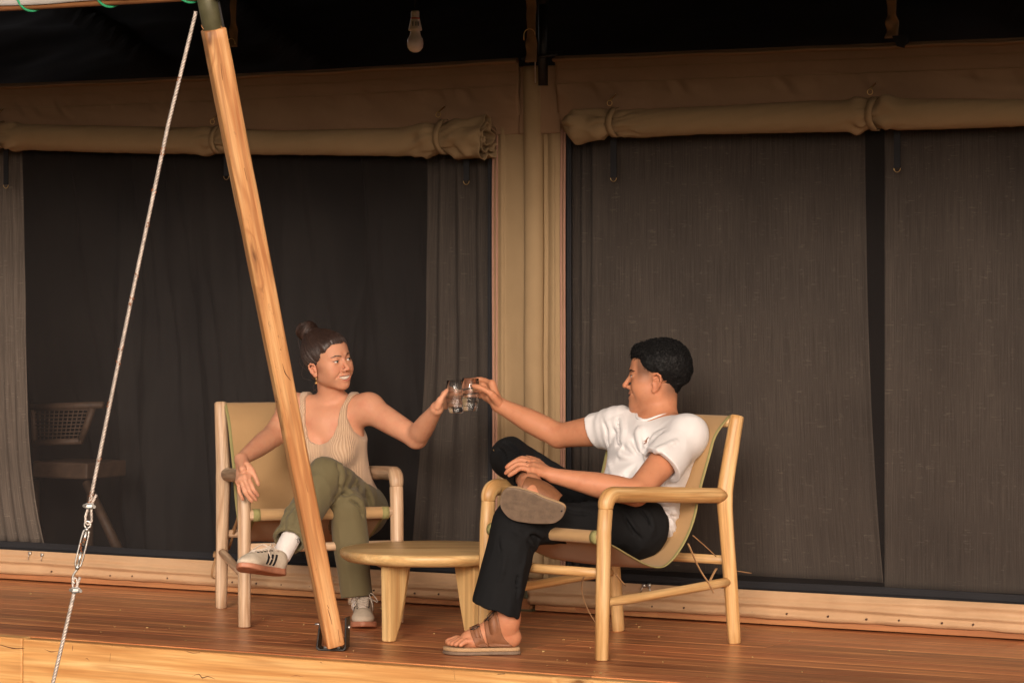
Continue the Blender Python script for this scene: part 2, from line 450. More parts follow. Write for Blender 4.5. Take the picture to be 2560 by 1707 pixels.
def ground_mat():
    m, t, b = new_mat('dry_ground')
    o = coords(t, 'obj'); n = noise(t, o, 1.2, 6, 0.65); n2 = noise(t, o, 30, 4, 0.7)
    c = ramp(t, n, [(0.35, (0.10, 0.08, 0.045)), (0.65, (0.14, 0.12, 0.06))])
    c = mixc(t, mth(t, 'MULTIPLY', n2, 0.4), c, (0.07, 0.06, 0.03))
    t.links.new(c, b.inputs['Base Color']); b.inputs['Roughness'].default_value = 0.95
    bump(t, b, n2, 0.8, 0.02); return m
M['ground'] = ground_mat()

# ------------------------------------------------------------------ ground
g = Geo(); grid(g, lambda s, t: np.stack([(s - .5) * 400, (t - .5) * 400, -0.55 + 0.03 * vnoise(np.stack([s * 300, t * 300, s * 0], 1))], 1), 60, 60)
put('ground', g, M['ground'], kind='structure')

# ------------------------------------------------------------------ deck
deck = thing('deck', None, None, TP(0, -0.8, 0), kind='structure')
V_EDGE = -1.600
rng = random.Random(3)
row = 0; v0 = V_EDGE
tpl = {}
while v0 < 0.10:
    wd = 0.136
    u = -4.6 - rng.uniform(0, 2.0)
    while u < 4.0:
        L = rng.uniform(2.2, 3.8)
        u1 = min(u + L, 4.3)
        if u1 > -4.2 and u1 - u > 0.2:
            c = TP((u + u1) / 2, v0 + wd / 2, -0.014 + rng.uniform(-0.0008, 0.0008))
            g = Geo(); n = 9
            # board with softly rounded edges, run as a strip profile
            hw = wd / 2; prof = [(-hw, -0.013), (-hw, 0.0122), (-hw + 0.0012, 0.013), (0, 0.0134), (hw - 0.0012, 0.013), (hw, 0.0122), (hw, -0.013)]
            us = np.linspace(u + 0.0015, u1 - 0.0015, 5)
            sd = rng.uniform(0, 9); V = []; Gc = []
            for uu in us:
                for (pv, pz) in prof:
                    V.append(TP(uu, v0 + hw + pv, -0.014 + pz)); Gc.append((pv + sd * 1.7, pz + sd, uu + sd * 3.1))
            k = len(prof); f = []
            for i in range(4):
                for j in range(k):
                    f.append((i * k + j, i * k + (j + 1) % k, (i + 1) * k + (j + 1) % k, (i + 1) * k + j))
            f.append(tuple(range(k))); f.append(tuple(range(4 * k + k - 1, 4 * k - 1, -1)))
            f = [tuple(reversed(q)) for q in f]
            g.add(V, f, Gc)
            put('plank', g, M['deck'], deck, smooth=False)
        u = u1
    v0 += wd + 0.0035; row += 1
# beams carrying the edge
ue0, _ = TW(82, 1600, V_EDGE)
for (a, b, ztop, s) in ((-4.3, ue0 - 0.002, -0.001, 3), (ue0 + 0.002, 4.3, -0.0035, 9)):
    g = Geo(); box(g, TP((a + b) / 2, V_EDGE - 0.030 + (0.0 if s == 9 else 0.002), (ztop - 0.172) / 2), ((b - a) / 2, 0.030, (ztop + 0.172) / 2), [TU, TV, (0, 0, 1)], seed=s)
    put('edge_beam', g, M['beam'], deck, smooth=False, bevel=0.006)
g = Geo(); box(g, TP(0, 1.0, -0.30), (4.3, 2.55, 0.02), [TU, TV, (0, 0, 1)]); put('underframe', g, M['dark_cloth'], deck, smooth=False)
for i in range(5):
    g = Geo(); c = TP(-3.6 + i * 1.8, V_EDGE + 0.10, 0)
    tube(g, [c + (0, 0, -0.56), c + (0, 0, -0.28)], 0.07, 10); put('deck_stump', g, M['sill'], deck)
for (pts, r_) in (([(0, 1611), (22, 1617), (40, 1620), (62, 1619)], .0022), ([(108, 1620), (128, 1628), (150, 1625)], .0018), ([(182, 1611), (182, 1618), (181, 1626)], .0018), ([(281, 1612), (276, 1640), (273, 1684)], .0011), ([(284, 1678), (283, 1707)], .0016), ([(210, 1648), (218, 1645), (226, 1654)], .0014),
        ([(480, 1690), (497, 1684), (506, 1693), (520, 1690), (538, 1696)], .0022), ([(502, 1680), (508, 1700)], .0020), ([(1244, 1684), (1262, 1683)], .0030), ([(800, 1654), (806, 1656)], .0028), ([(1135, 1676), (1138, 1698)], .0022), ([(720, 1692), (740, 1688), (765, 1692)], .0014), ([(312, 1616), (330, 1619)], .0012), ([(466, 1627), (482, 1631), (500, 1630)], .0016)):
    g = Geo(); w3 = []
    for (a_, b_) in pts: uu, zz = TW(a_, b_, V_EDGE - .0592); w3.append(TP(uu, V_EDGE - .0592, zz))
    tube(g, smooth_path(w3, 5), [r_ * .4, r_, r_ * .5], 6, flat=1.0); put('wood_crack', g, M['crack'], deck)
# tiny wood chips and crumbs on the boards
g = Geo()
for i in range(75):
    u, v = rng.uniform(-2.4, 2.2), rng.uniform(V_EDGE + .02, -.05)
    c = TP(u, v, 0.0022); s = rng.uniform(0.0006, 0.0018); a = rng.uniform(0, 6.3)
    box(g, c, (s * rng.uniform(1, 3), s, 0.0012), [(math.cos(a), math.sin(a), 0), (-math.sin(a), math.cos(a), 0), (0, 0, 1)])
put('wood_chips', g, M['debris'], kind='stuff', label='tiny pale wood chips scattered over the deck boards')

# ------------------------------------------------------------------ tent
tent = thing('safari_tent', 'tan canvas safari tent wall with dark mesh screens and rolled up flaps behind the deck', 'tent', TP(0, 0, 0))
uL, uR = -4.2, 4.2
def upx(px, v=0.0, py=900): return TW(px, py, v)[0]
COL0, COL1 = upx(1236), upx(1418)

def ripple(u, z, seed, fu=1.0, fz=10.0, a=1.0):
    p = np.stack([u * fu, z * fz, np.full_like(u, seed * 3.3)], 1)
    return a * fbm(p, 1.0, 3, seed)
# skirt
def skirt(u0, u1, seed, ragged=0.0):
    g = Geo()
    def fn(s, t):
        u = u0 + (u1 - u0) * s; z = 0.027 + 0.100 * t
        r = ripple(u, z, seed, 2.2, 34.0, 0.006) + ripple(u, z, seed + 4, 11.0, 18.0, 0.0035)
        ridge = 0.013 * np.exp(-((z - 0.075 - 0.006 * np.sin(u * 2.1)) / 0.009) ** 2) + 0.012 * np.exp(-((z - 0.042) / 0.012) ** 2) + 0.005 * np.exp(-((z - 0.100 + 0.008 * np.sin(u * 1.3 + 2)) / 0.008) ** 2)
        v = -0.026 - ridge + r * np.clip((1 - t) * 8, 0.2, 1) - 0.004 * np.sin(t * 3.1)
        z = z + ragged * 0.5 * vnoise(np.stack([u * 14, t * 2, u * 0], 1)) * (t < 0.02)
        return TO + np.outer(u, TU) + np.outer(v, TV) + np.outer(z, (0, 0, 1))
    grid(g, fn, int((u1 - u0) * 60) + 2, 22)
    o = put('skirt', g, M['pvc'], tent, solid=0.002)
    return o
USK = upx(1302), upx(1332)
skL = skirt(uL, USK[0], 2, 0.004); skR = skirt(USK[1], uR, 5, 0.006)
def screws(us, sk, zz=0.047):
    base = None
    for u in us:
        g = Geo(); c = TP(u, -0.0415, zz + rng.uniform(-0.002, 0.002))
        lathe(g, [(0.0001, 0), (0.0034, 0.0004), (0.0040, 0.002), (0.0040, 0.014)], c, 8, axis=TV)
        put('screw', g, M['screw'], sk)
us_l = [TW(px, 1440, -0.04)[0] for px in (128, 275, 330, 418, 580, 640, 703, 774, 934, 1036, 1096, 1180)] + [-3.9 + .2 * i for i in range(7)]
us_r = [TW(px, 1520, -0.04)[0] for px in (1356, 1381, 1491, 1558, 1630, 1709, 1880, 1966, 2069, 2165, 2247, 2354, 2432)] + [2.3 + .19 * i for i in range(9)]
screws([u for u in us_l if u < USK[0]], skL); screws([u for u in us_r if u > USK[1]], skR)
for (a, b, s) in ((uL, USK[0] + .05, 1), (upx(1345), upx(1446), 2), (upx(1447), uR, 6)):
    g = Geo(); box(g, TP((a + b) / 2, 0.0, 0.0265), ((b - a) / 2, 0.024, 0.021), [TU, TV, (0, 0, 1)], seed=s)
    put('sill_board', g, M['sill'], tent, smooth=False, bevel=0.002)
# black zip band and mesh screens
for (a, b, nm) in ((uL, COL0 - 0.008, 'l'), (COL1 + 0.004, uR, 'r')):
    g = Geo()
    def fn(s, t):
        u = a + (b - a) * s; z = 0.118 + 0.040 * t
        v = -0.004 - 0.006 * np.exp(-((t - .45) / .12) ** 2) + 0.002 * np.sin(u * 7)
        return TO + np.outer(u, TU) + np.outer(v, TV) + np.outer(z + 0.002 * np.sin(u * 5), (0, 0, 1))
    grid(g, fn, 160, 12); put('zip_band', g, M['black_web'], tent, solid=0.002)
    g = Geo()
    def fn(s, t):
        u = a + (b - a) * s; z = 0.140 + 1.74 * t
        p = np.stack([u * 3.2, z * .9, u * 0], 1)
        v = 0.010 + 0.006 * fbm(p, 1.0, 3, 8 if nm == 'l' else 19) * np.sin(math.pi * t)
        return TO + np.outer(u, TU) + np.outer(v, TV) + np.outer(z, (0, 0, 1))
    grid(g, fn, 140, 40, gfn=lambda s, t: np.stack([a + (b - a) * s, s * 0, t * 1.74], 1)); put('mesh_screen', g, M['mesh'], tent)
# side zips next to the column
for (px0, px1) in ((1222, 1236), (1419, 1430)):
    g = Geo(); a, b = upx(px0), upx(px1)
    box(g, TP((a + b) / 2, -0.006, 0.99), ((b - a) / 2, 0.004, 0.86), [TU, TV, (0, 0, 1)]); put('zip_edge', g, M['black_web'], tent, smooth=False, bevel=0.002)
    g = Geo(); tube(g, [TP((a + b) / 2, -0.013, z) for z in np.linspace(.13, 1.85, 30)], 0.003, 6); put('zip_coil', g, M['black_web'], tent)
# canvas column: edge pipings, soft pleats, raised pole sleeve
def prof_v(px, z):
    u = px
    base = -0.012 - 0.012 * np.sin((px - 1236) / 182 * math.pi)
    sleeve = 0
    plt = -0.007 * np.exp(-((px - 1262) / 7.0) ** 2) - 0.009 * np.exp(-((px - 1392) / 9.0) ** 2) + 0.006 * np.exp(-((px - 1375) / 5.0) ** 2)
    return base + sleeve + plt
g = Geo()
def fn(s, t):
    px = 1236 + 182 * s; z = 0.10 + 1.93 * t
    u = COL0 + (COL1 - COL0) * s
    n = 0.005 * fbm(np.stack([u * 7, z * 2.2 + 0, u * 0 + 5], 1), 1.0, 3, 11)
    v = prof_v(px, z) + n * np.sin(s * math.pi)
    return TO + np.outer(u, TU) + np.outer(v, TV) + np.outer(z, (0, 0, 1))
grid(g, fn, 120, 90); put('wall_column', g, M['canvas'], tent, solid=0.002)
for px in (1239, 1241 + 6, 1409, 1416):
    g = Geo(); u = upx(px)
    tube(g, [TP(u + .002 * math.sin(z * 3 + px), -0.016 - .002 * math.sin(z * 5), z) for z in np.linspace(0.11, 1.84, 40)], 0.0052, 8)
    put('piping', g, M['pipe_pink'], tent)
for px in (1268, 1396):   # stitch lines
    g = Geo(); u = upx(px); pv = float(prof_v(np.array([float(px)]), 0)[0])
    tube(g, [TP(u, pv - 0.0035, z) for z in np.linspace(0.14, 1.88, 40)], 0.0011, 5); put('seam', g, M['canvas'], tent)
# header above the rolls
def header(a, b, seed, sag):
    g = Geo()
    def fn(s, t):
        u = a + (b - a) * s; ztop = 2.088 - sag * np.sin(s * math.pi) ** 1.0
        z = 1.80 + (ztop - 1.80) * t
        lean = -0.03 * t
        p = np.stack([u * 1.3 + z * 1.2, z * 6 + u * 1.0, u * 0 + seed], 1)
        wv = 0.010 * fbm(p, 1.4, 4, seed)
        diag = 0.006 * np.sin((u * 14 + z * 22)) * np.clip(vnoise(np.stack([u * 2.5, z * 3, u * 0], 1), 1.0, seed + 9), 0, 1)
        pk = 0.011 * np.exp(-((z - 1.955) / 0.035) ** 2) * vnoise(np.stack([u * 24 + z * 14, z * 2, u * 0], 1), 1.0, seed + 3)
        return TO + np.outer(u, TU) + np.outer(-0.02 + lean + wv + diag + pk, TV) + np.outer(z, (0, 0, 1))
    grid(g, fn, int((b - a) * 70), 60); put('header_canvas', g, M['canvas_brown'], tent, solid=0.003)
    g = Geo(); n = 60
    pts = []
    for i in range(n):
        s = i / (n - 1); pts.append(TP(a + (b - a) * s, -0.062, 2.073 - sag * math.sin(s * math.pi) + .002 * math.sin(i * .9)))
    tube(g, pts, 0.017, 10, flat=0.5); put('top_hem', g, M['canvas_brown'], tent)
    for zz in (2.035, 1.985):
        g = Geo(); pts = []
        for i in range(n):
            s = i / (n - 1); pts.append(TP(a + (b - a) * s, -0.0615, zz - sag * math.sin(s * math.pi)))
        tube(g, pts, 0.0012, 5); put('seam', g, M['canvas'], tent)
header(uL, upx(1312), 4, 0.022); header(upx(1405), uR, 14, 0.0)
g = Geo()
def fn(s, t):
    u = upx(1309) + (upx(1412) - upx(1309)) * s; z = 1.80 + 0.255 * t
    v = -0.036 + 0.005 * fbm(np.stack([u * 8, z * 5, u * 0], 1), 1.0, 3, 77)
    return TO + np.outer(u, TU) + np.outer(v, TV) + np.outer(z, (0, 0, 1))
grid(g, fn, 20, 30); put('header_canvas', g, M['canvas_brown'], tent, solid=0.003)
# pole sleeve over the header
g = Geo()
def fn(s, t):
    th = math.pi * s; z = 0.13 + 1.925 * t
    u = upx(1344) - 0.038 * np.cos(th) + .003 * vnoise(np.stack([z * 3, z * 0, z * 0], 1)); v = -0.022 - (0.036 + .004 * vnoise(np.stack([z * 5, s * 3, z * 0], 1))) * np.sin(th) ** .7
    return TO + np.outer(u, TU) + np.outer(v, TV) + np.outer(z, (0, 0, 1))
grid(g, fn, 24, 80); put('pole_sleeve', g, M['canvas'], tent, solid=0.003)

# rolled flaps: a real spiral of canvas
def roll(pts, seed, pinches, end_lo=False, end_hi=False, name='rolled_flap'):
    us = np.array([p[0] for p in pts]); zs = np.array([p[1] for p in pts]); rs = np.array([p[2] for p in pts])
    g = Geo(); turns = 2.6
    def fn(s, t):
        u = us[0] + (us[-1] - us[0]) * s
        z0 = np.interp(u, us, zs); r0 = np.interp(u, us, rs)
        th = t * turns * 2 * math.pi
        rr = r0 * (0.30 + 0.70 * t)
        for (pu, dep, wd) in pinches:
            e = np.exp(-((u - pu) / wd) ** 2); rr = rr * (1 - dep * e)
            fl = np.exp(-((np.abs(u - pu) - wd * 1.6) / (wd * 1.2)) ** 2)
            rr = rr * (1 + 0.42 * fl * vnoise(np.stack([u * 16, np.sin(th) * 1.6, np.cos(th) * 1.6], 1), 1.0, seed + 5))
        rr = rr * (1 + 0.045 * vnoise(np.stack([u * 2.2, np.sin(th), np.cos(th)], 1), 1.0, seed))
        near = np.zeros_like(u)
        for (pu, dep, wd) in pinches: near = np.maximum(near, np.exp(-((u - pu) / (wd * 2.6)) ** 2))
        if end_hi: near = np.maximum(near, np.exp(-((u - us[-1]) / .12) ** 2))
        if end_lo: near = np.maximum(near, np.exp(-((u - us[0]) / .12) ** 2))
        q_ = np.stack([u * 17 + 3 * np.sin(th), np.sin(th) * 2.0 + u * 4, np.cos(th) * 2.0], 1)
        rdg = 1 - np.abs(vnoise(q_, 1.0, seed + 77)) * 2.2
        rr = rr * (1 + (0.03 + 0.17 * near) * np.clip(rdg, -1, 1))
        for (flag, ue) in ((end_lo, us[0]), (end_hi, us[-1])):
            if flag:
                e = np.exp(-((u - ue) / 0.10) ** 2)
                rr = rr * (1 + e * (0.12 + 0.75 * vnoise(np.stack([u * 9, np.sin(th) * 1.5, np.cos(th) * 1.5], 1), 1.0, seed + 31)))
        v = -0.085 - rr * np.cos(th) * 0.85; z = z0 - rr * np.sin(th) * 1.05
        return TO + np.outer(u, TU) + np.outer(v, TV) + np.outer(z, (0, 0, 1))
    grid(g, fn, int((us[-1] - us[0]) * 110), 120)
    return put(name, g, M['canvas'], tent, solid=0.0025)
def rp(px, y0, y1):
    u, z0 = TW(px, y0, -0.085); _, z1 = TW(px, y1, -0.085); return (u, (z0 + z1) / 2, abs(z0 - z1) / 2 / 1.05)
ptsL = [(uL, 1.86, .062), rp(0, 300, 374), rp(300, 306, 386), rp(560, 312, 388), rp(700, 318, 391), rp(1000, 312, 392), rp(1060, 302, 390), rp(1120, 292, 392), rp(1222, 292, 392)]
ptsR = [rp(1412, 290, 322), rp(1440, 268, 345), rp(1500, 262, 348), rp(1560, 268, 347), rp(1800, 258, 340), rp(2000, 246, 336), rp(2180, 238, 332), rp(2300, 240, 330), rp(2560, 240, 320), (uR, 1.80, .06)]
uS = [upx(p, -0.1, 350) for p in (-3, 540, 1104)]; uT = [upx(p, -0.1, 300) for p in (1532, 2182)]
rollL = roll(ptsL, 3, [(uS[0], .24, .035), (uS[1], .20, .03), (uS[2], .22, .045)], end_hi=True)
rollR = roll(ptsR, 8, [(uT[0], .25, .045), (uT[1], .25, .03)], end_lo=True)
def strap(u, ptsx, ro):
    z0 = np.interp(u, [p[0] for p in ptsx], [p[1] for p in ptsx]); r0 = np.interp(u, [p[0] for p in ptsx], [p[2] for p in ptsx])
    g = Geo(); ax = [TU, TV, (0, 0, 1)]
    pts = []
    for k in range(22):
        th = rad(-100 + k * 11.5); rr = r0 * 0.83 + 0.003
        pts.append(TP(u + .004 * math.sin(k * .5), -0.085 - rr * math.cos(th) * .9, z0 - rr * math.sin(th) * 1.07))
    tube(g, pts, 0.013, 8, flat=0.14, up=TU) if False else None
    V = []; 
    for p in pts:
        V += [p - TU * .013, p + TU * .013]
    f = [(2 * i, 2 * i + 1, 2 * i + 3, 2 * i + 2) for i in range(len(pts) - 1)]
    g.add(V, f); put('strap', g, M['canvas'], ro, solid=0.003)
    g = Geo(); c = TP(u, -0.125, z0 + r0 * 1.0 + 0.012)
    ring = [c + TU * .010 * math.cos(a) + np.array([0, 0, .010 * math.sin(a)]) for a in np.linspace(0, 2 * math.pi, 20)]
    tube(g, ring, 0.0016, 6, cap=False); tube(g, [c + (0, 0, .009), c + (0, 0, .034) + TV * .05], 0.0028, 6)
    put('strap_ring', g, M['brass'], ro)
for u in uS: strap(u, ptsL, rollL)
for u in uT: strap(u, ptsR, rollR)
# black tabs with D rings on the screens
for (px, y0, y1) in ((15, 360, 462), (566, 380, 440), (1166, 375, 452), (1534, 335, 444), (2243, 325, 420)):
    u, za = TW(px, y0, -0.02); _, zb = TW(px, y1, -0.02)
    g = Geo(); box(g, TP(u, -0.02, (za + zb) / 2), (0.0125, 0.0015, (za - zb) / 2), [TU, TV, (0, 0, 1)]); tb = put('black_tab', g, M['black_web'], tent, smooth=False)
    g = Geo(); c = TP(u, -0.021, zb - 0.001)
    ring = [c + TU * .0125 * math.cos(a) + np.array([0, 0, .014 * math.sin(a)]) for a in np.linspace(math.pi, 2 * math.pi, 14)] + [c + TU * .0125]
    tube(g, ring, 0.0012, 6); put('d_ring', g, M['brass'], tb)
# zip pullers
for (px, py, lean) in ((76, 1382, -.12), (107, 1386, .03), (1611, 1463, -.4), (1624, 1462, .4)):
    u, z = TW(px, py, -0.03); g = Geo(); c = TP(u, -0.034, z)
    box(g, c, (0.006, 0.004, 0.006), [TU, TV, (0, 0, 1)]); tube(g, [c + (0, 0, 0.002) - TV * .004, c + TU * lean * .03 - TV * .008 + (0, 0, -.026)], [0.0022, 0.0045, .004], 8, flat=.4)
    put('zip_puller', g, M['zinc'], tent)
# steel foot of the pole between the skirts
g = Geo(); u = upx(1317); tube(g, [TP(u, .0, .004), TP(u, .0, .30)], .019, 14); box(g, TP(u, 0, .004), (.035, .028, .004), [TU, TV, (0, 0, 1)]); box(g, TP(u + .004, -.012, .112), (.03, .014, .004), [TU, TV, (0, 0, 1)])
put('pole_foot', g, M['olive_steel'], tent, smooth=True, auto=40)
# inner room: side and back walls, inner roof, floor
def sheet(nm, fn_uvz, nu, nv, mat, seed=0, amp=0.0, par=None, solid=0.0):
    g = Geo()
    def fn(s, t):
        u, v, z = fn_uvz(s, t)
        return TO + np.outer(u, TU) + np.outer(v, TV) + np.outer(z, (0, 0, 1))
    grid(g, fn, nu, nv); return put(nm, g, mat, par or tent, solid=solid)
one = lambda s: np.ones_like(s)
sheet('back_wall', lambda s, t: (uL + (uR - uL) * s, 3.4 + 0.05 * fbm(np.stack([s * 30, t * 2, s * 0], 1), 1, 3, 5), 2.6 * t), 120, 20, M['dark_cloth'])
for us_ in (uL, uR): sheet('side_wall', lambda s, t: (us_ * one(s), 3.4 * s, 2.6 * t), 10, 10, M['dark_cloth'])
def inner_roof(s, t):
    u = uL + (uR - uL) * s; v = 0.0 + 2.2 * t
    f = 0.05 * np.sin(u * 2.2 + 1) * t + 0.05 * np.exp(-((u * .75 + v * 1.0 + 1.15) / .035) ** 2) + 0.07 * np.exp(-((u * .75 + v + 0.55) / .05) ** 2) + 0.05 * np.exp(-((u * .75 + v - 1.9) / .05) ** 2) + 0.03 * fbm(np.stack([u * 1.5, v * 3, u * 0], 1), 1, 3, 9)
    return u, v + .012, 2.015 + 0.45 * v + f * np.clip(v * 4, 0, 1)
sheet('inner_roof', inner_roof, 200, 50, M['fly'])
sheet('inner_roof', lambda s, t: (uL + (uR - uL) * s, 2.2 + 1.25 * t, 2.075 + .42 * 2.2 - .4 * t), 10, 10, M['fly'])
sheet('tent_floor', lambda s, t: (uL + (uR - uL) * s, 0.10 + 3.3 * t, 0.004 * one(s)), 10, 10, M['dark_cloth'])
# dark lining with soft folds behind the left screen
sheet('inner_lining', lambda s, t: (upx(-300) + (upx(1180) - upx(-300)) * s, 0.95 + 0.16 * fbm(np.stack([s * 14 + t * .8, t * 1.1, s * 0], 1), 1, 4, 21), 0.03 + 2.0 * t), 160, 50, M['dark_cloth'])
# fly sheet over everything
V_EAVE, Z_EAVE = -2.10, 2.168
def fly(s, t):
    u = uL - .5 + (uR - uL + 1) * s; v = V_EAVE + 4.7 * t
    z = Z_EAVE + 0.034 + 0.42 * 4.7 * t - 0.03 * np.sin(t * math.pi)
    return u, v, z
fs = thing('fly_sheet', 'dark fly sheet stretched over the deck and the tent, tied to the eave pole', 'awning', TP(0, V_EAVE, Z_EAVE))
g = Geo(); grid(g, lambda s, t: (lambda a: TO + np.outer(a[0], TU) + np.outer(a[1], TV) + np.outer(a[2], (0, 0, 1)))(fly(s, t)), 60, 30)
put('roof_sheet', g, M['fly'], fs, solid=0.004)
g = Geo(); grid(g, lambda s, t: (lambda u, v, z: TO + np.outer(u, TU) + np.outer(v, TV) + np.outer(z, (0, 0, 1)))(uL - .5 + (uR - uL + 1) * s, 2.6 + 2.4 * t, 4.17 - 1.9 * t), 20, 12)
put('rear_sheet', g, M['fly'], fs, solid=0.004)
g = Geo(); grid(g, lambda s, t: (lambda u, v, z: TO + np.outer(u, TU) + np.outer(v, TV) + np.outer(z, (0, 0, 1)))(uL - .5 + (uR - uL + 1) * s, V_EAVE - 0.030 + .022 * t ** 2 + .003 * np.sin(s * 90), Z_EAVE - 0.009 + 0.051 * t + .002 * np.sin(s * 140)), 200, 6)
put('edge_strip', g, M['fly_edge'], fs, solid=0.003)
# eave pole with green lashing
ep = thing('eave_pole', 'brown horizontal eave pole with green cord looped round it above the slanted post', 'pole', TP(0, V_EAVE, Z_EAVE - .025))
g = Geo(); tube(g, [TP(u, V_EAVE, Z_EAVE) for u in np.linspace(uL - .5, uR + .5, 24)], 0.0235, 16, wob=0.03); put('pole', g, M['sill'], ep)
for k in range(12):
    u0 = upx(70, V_EAVE, 10) + (k - 2) * (upx(265, V_EAVE, 10) - upx(70, V_EAVE, 10))
    g = Geo(); pts = []
    for i in range(26):
        a = rad(-70 + i * 13.0); pts.append(TP(u0 - .035 + .125 * (i / 25) ** 1.3, V_EAVE - 0.0285 * math.cos(a), Z_EAVE + 0.004 - 0.032 * math.sin(a)))
    tube(g, pts, 0.0042, 8, wob=.1); put('green_lashing', g, M['green_cord'], ep)

# ------------------------------------------------------------------ slanted timber post
pb = P(836, 1612, 10.50); pt = P(533, 72, 10.02)
post = thing('slanted_post', 'leaning square timber post bolted in a black bracket at the deck edge', 'post', G(832, 1630))
ax = (pt - pb) / np.linalg.norm(pt - pb)
g = Geo(); n = 60
tube(g, [pb + (pt - pb) * i / (n - 1) for i in range(n)], [0.0305, 0.0335, 0.0365], 40, up=(-0.30, 0.954, 0), twist=rad(45), sq=1.0, wob=0.03, seed=3.0, bev=0.004)
put('timber', g, M['post'], post, auto=50)
g = Geo(); tube(g, [pt - ax * .2, pt + ax * .32], 0.0335, 24); put('steel_tube', g, M['olive_steel'], post)
g = Geo(); box(g, pt + ax * .13 + np.array([.034, 0, 0]), (.004, .01, .2), [np.cross(ax, [0, 1, 0]), (0, 1, 0), ax]); put('tube_rail', g, M['black_steel'], post, smooth=False)
for (pts, r_) in (([(552, 160), (556, 200), (560, 240)], .0012), ([(610, 420), (618, 452)], .0013), ([(668, 740), (676, 770), (678, 800)], .0016), ([(704, 900), (712, 930), (726, 950)], .0018), ([(722, 985), (727, 1010)], .0015), ([(758, 1180), (770, 1230)], .0012), ([(806, 1478), (812, 1500), (822, 1520)], .0018), ([(812, 1500), (822, 1530), (830, 1560)], .0014), ([(845, 1572), (850, 1605)], .0014), ([(548, 262), (551, 266)], .0022), ([(700, 872), (703, 876)], .0022), ([(690, 1001), (692, 1006)], .0022)):
    g = Geo(); w3 = []
    for (a_, b_) in pts:
        t_ = (b_ - 72) / (1612 - 72); Yq = pt[1] + (pb[1] - pt[1]) * t_; w3.append(P(a_, b_, Yq - (.0375 + (.0305 - .0375) * t_) * 1.06))
    tube(g, smooth_path(w3, 4), [r_ * .4, r_, r_ * .4], 6); put('wood_crack', g, M['crack'], post)
g = Geo()
for k in range(14):      # frayed splinters at the saw cut
    a_ = rng.uniform(0, 6.28); c = pt + np.array([.036 * math.cos(a_), -.03 * abs(math.sin(a_)), 0]); tube(g, [c - ax * .004, c + ax * rng.uniform(.004, .014) + np.array([rng.uniform(-.006, .006), 0, 0])], [.0014, .0004], 4)
put('splinter', g, M['post'], post, kind='stuff')
# bracket: folded flat bar (U shape) in the plane roughly facing the camera
br_c = G(832, 1624); bx = np.array([0.985, -0.17, 0]); bx /= np.linalg.norm(bx); by = np.array([0.17, 0.985, 0]); by /= np.linalg.norm(by)
def uprof(w_, h1, h2, tk, lean):
    # U profile polygon in (x, z)
    return [(-w_ + lean, h1), (-w_, 0.008), (-w_ + .008, 0), (w_ - .008, 0), (w_, 0.008), (w_ + .002, h2), (w_ + .002 - tk, h2), (w_ - tk, .012), (w_ - tk - .006, tk), (-w_ + tk + .006, tk), (-w_ + tk, .012), (-w_ + tk + lean, h1)]
g = Geo(); prism(g, uprof(0.052, 0.100, 0.112, 0.006, 0.012), br_c - by * .030 + np.array([0, 0, .001]), [bx, (0, 0, 1), by], 0.060)
put('bracket', g, M['black_steel'], post, smooth=False, bevel=0.0015)
for (dx, z, axx) in ((-.024, .009, 'z'), (.022, .009, 'z')):
    g = Geo(); lathe(g, [(0.0001, .006), (.006, .006), (.0065, 0), (.0001, 0)][::-1], br_c + bx * dx + np.array([0, 0, z - .002]) - by * .008, 6); put('bolt', g, M['zinc'], post, smooth=False)
g = Geo(); c = br_c + bx * .054 + np.array([0, 0, .078]); lathe(g, [(0.0001, .007), (.006, .006), (.0072, 0), (.0001, -.001)][::-1], c, 10, axis=bx); put('bolt', g, M['zinc'], post)
g = Geo(); c = br_c - bx * .04 + np.array([0, 0, .086]); tube(g, [c, c - bx * .022], .004, 8); put('bolt', g, M['zinc'], post)

# ------------------------------------------------------------------ guy cable
gc = thing('guy_cable', 'twisted steel guy cable with a turnbuckle running down in front of the deck', 'cable', P(140, 1707, 10.05) * np.array([1, 1, 0]) + np.array([0, 0, -.55]))
def strands(name, pts, r, mat, parent, ns=3, pitch=0.035):
    g = Geo(); pts = [np.asarray(p, float) for p in pts]
    L = sum(np.linalg.norm(pts[i + 1] - pts[i]) for i in range(len(pts) - 1)); n = max(12, int(L / 0.006))
    cum = np.cumsum([0] + [np.linalg.norm(pts[i + 1] - pts[i]) for i in range(len(pts) - 1)]); A = np.array(pts)
    ss = np.linspace(0, L, n); C = np.stack([np.interp(ss, cum, A[:, k]) for k in range(3)], 1)
    x, y, d = frame(C[-1] - C[0])
    for k in range(ns):
        a = ss / pitch * 2 * math.pi + k * 2 * math.pi / ns
        tube(g, C + np.outer(np.cos(a) * r * .5, x) + np.outer(np.sin(a) * r * .5, y), r * .56, 6)
    return put(name, g, mat, parent)
YC = 10.03
strands('upper_cable', [P(490, 30, YC), P(421, 310, YC), P(330, 740, YC), P(236, 1200, YC), P(224, 1262, YC)], 0.0068, M['cable'], gc)
strands('cable_loop', [P(224, 1258, YC), P(214, 1290, YC), P(214, 1308, YC), P(222, 1312, YC), P(229, 1302, YC), P(228, 1262, YC), P(241, 1236, YC)], 0.005, M['cable'], gc)
strands('cable_loop', [P(184, 1478, YC), P(181, 1455, YC), P(186, 1442, YC), P(192, 1446, YC), P(194, 1462, YC), P(192, 1472, YC)], 0.005, M['cable'], gc)
strands('cable_tail', [P(190, 1470, YC), P(200, 1442, YC)], 0.005, M['cable'], gc)
lower = [P(186, 1478, YC), P(160, 1590, YC), P(132, 1707, YC), P(132, 1707, YC) + (P(132, 1707, YC) - P(160, 1590, YC)) * 2.0]
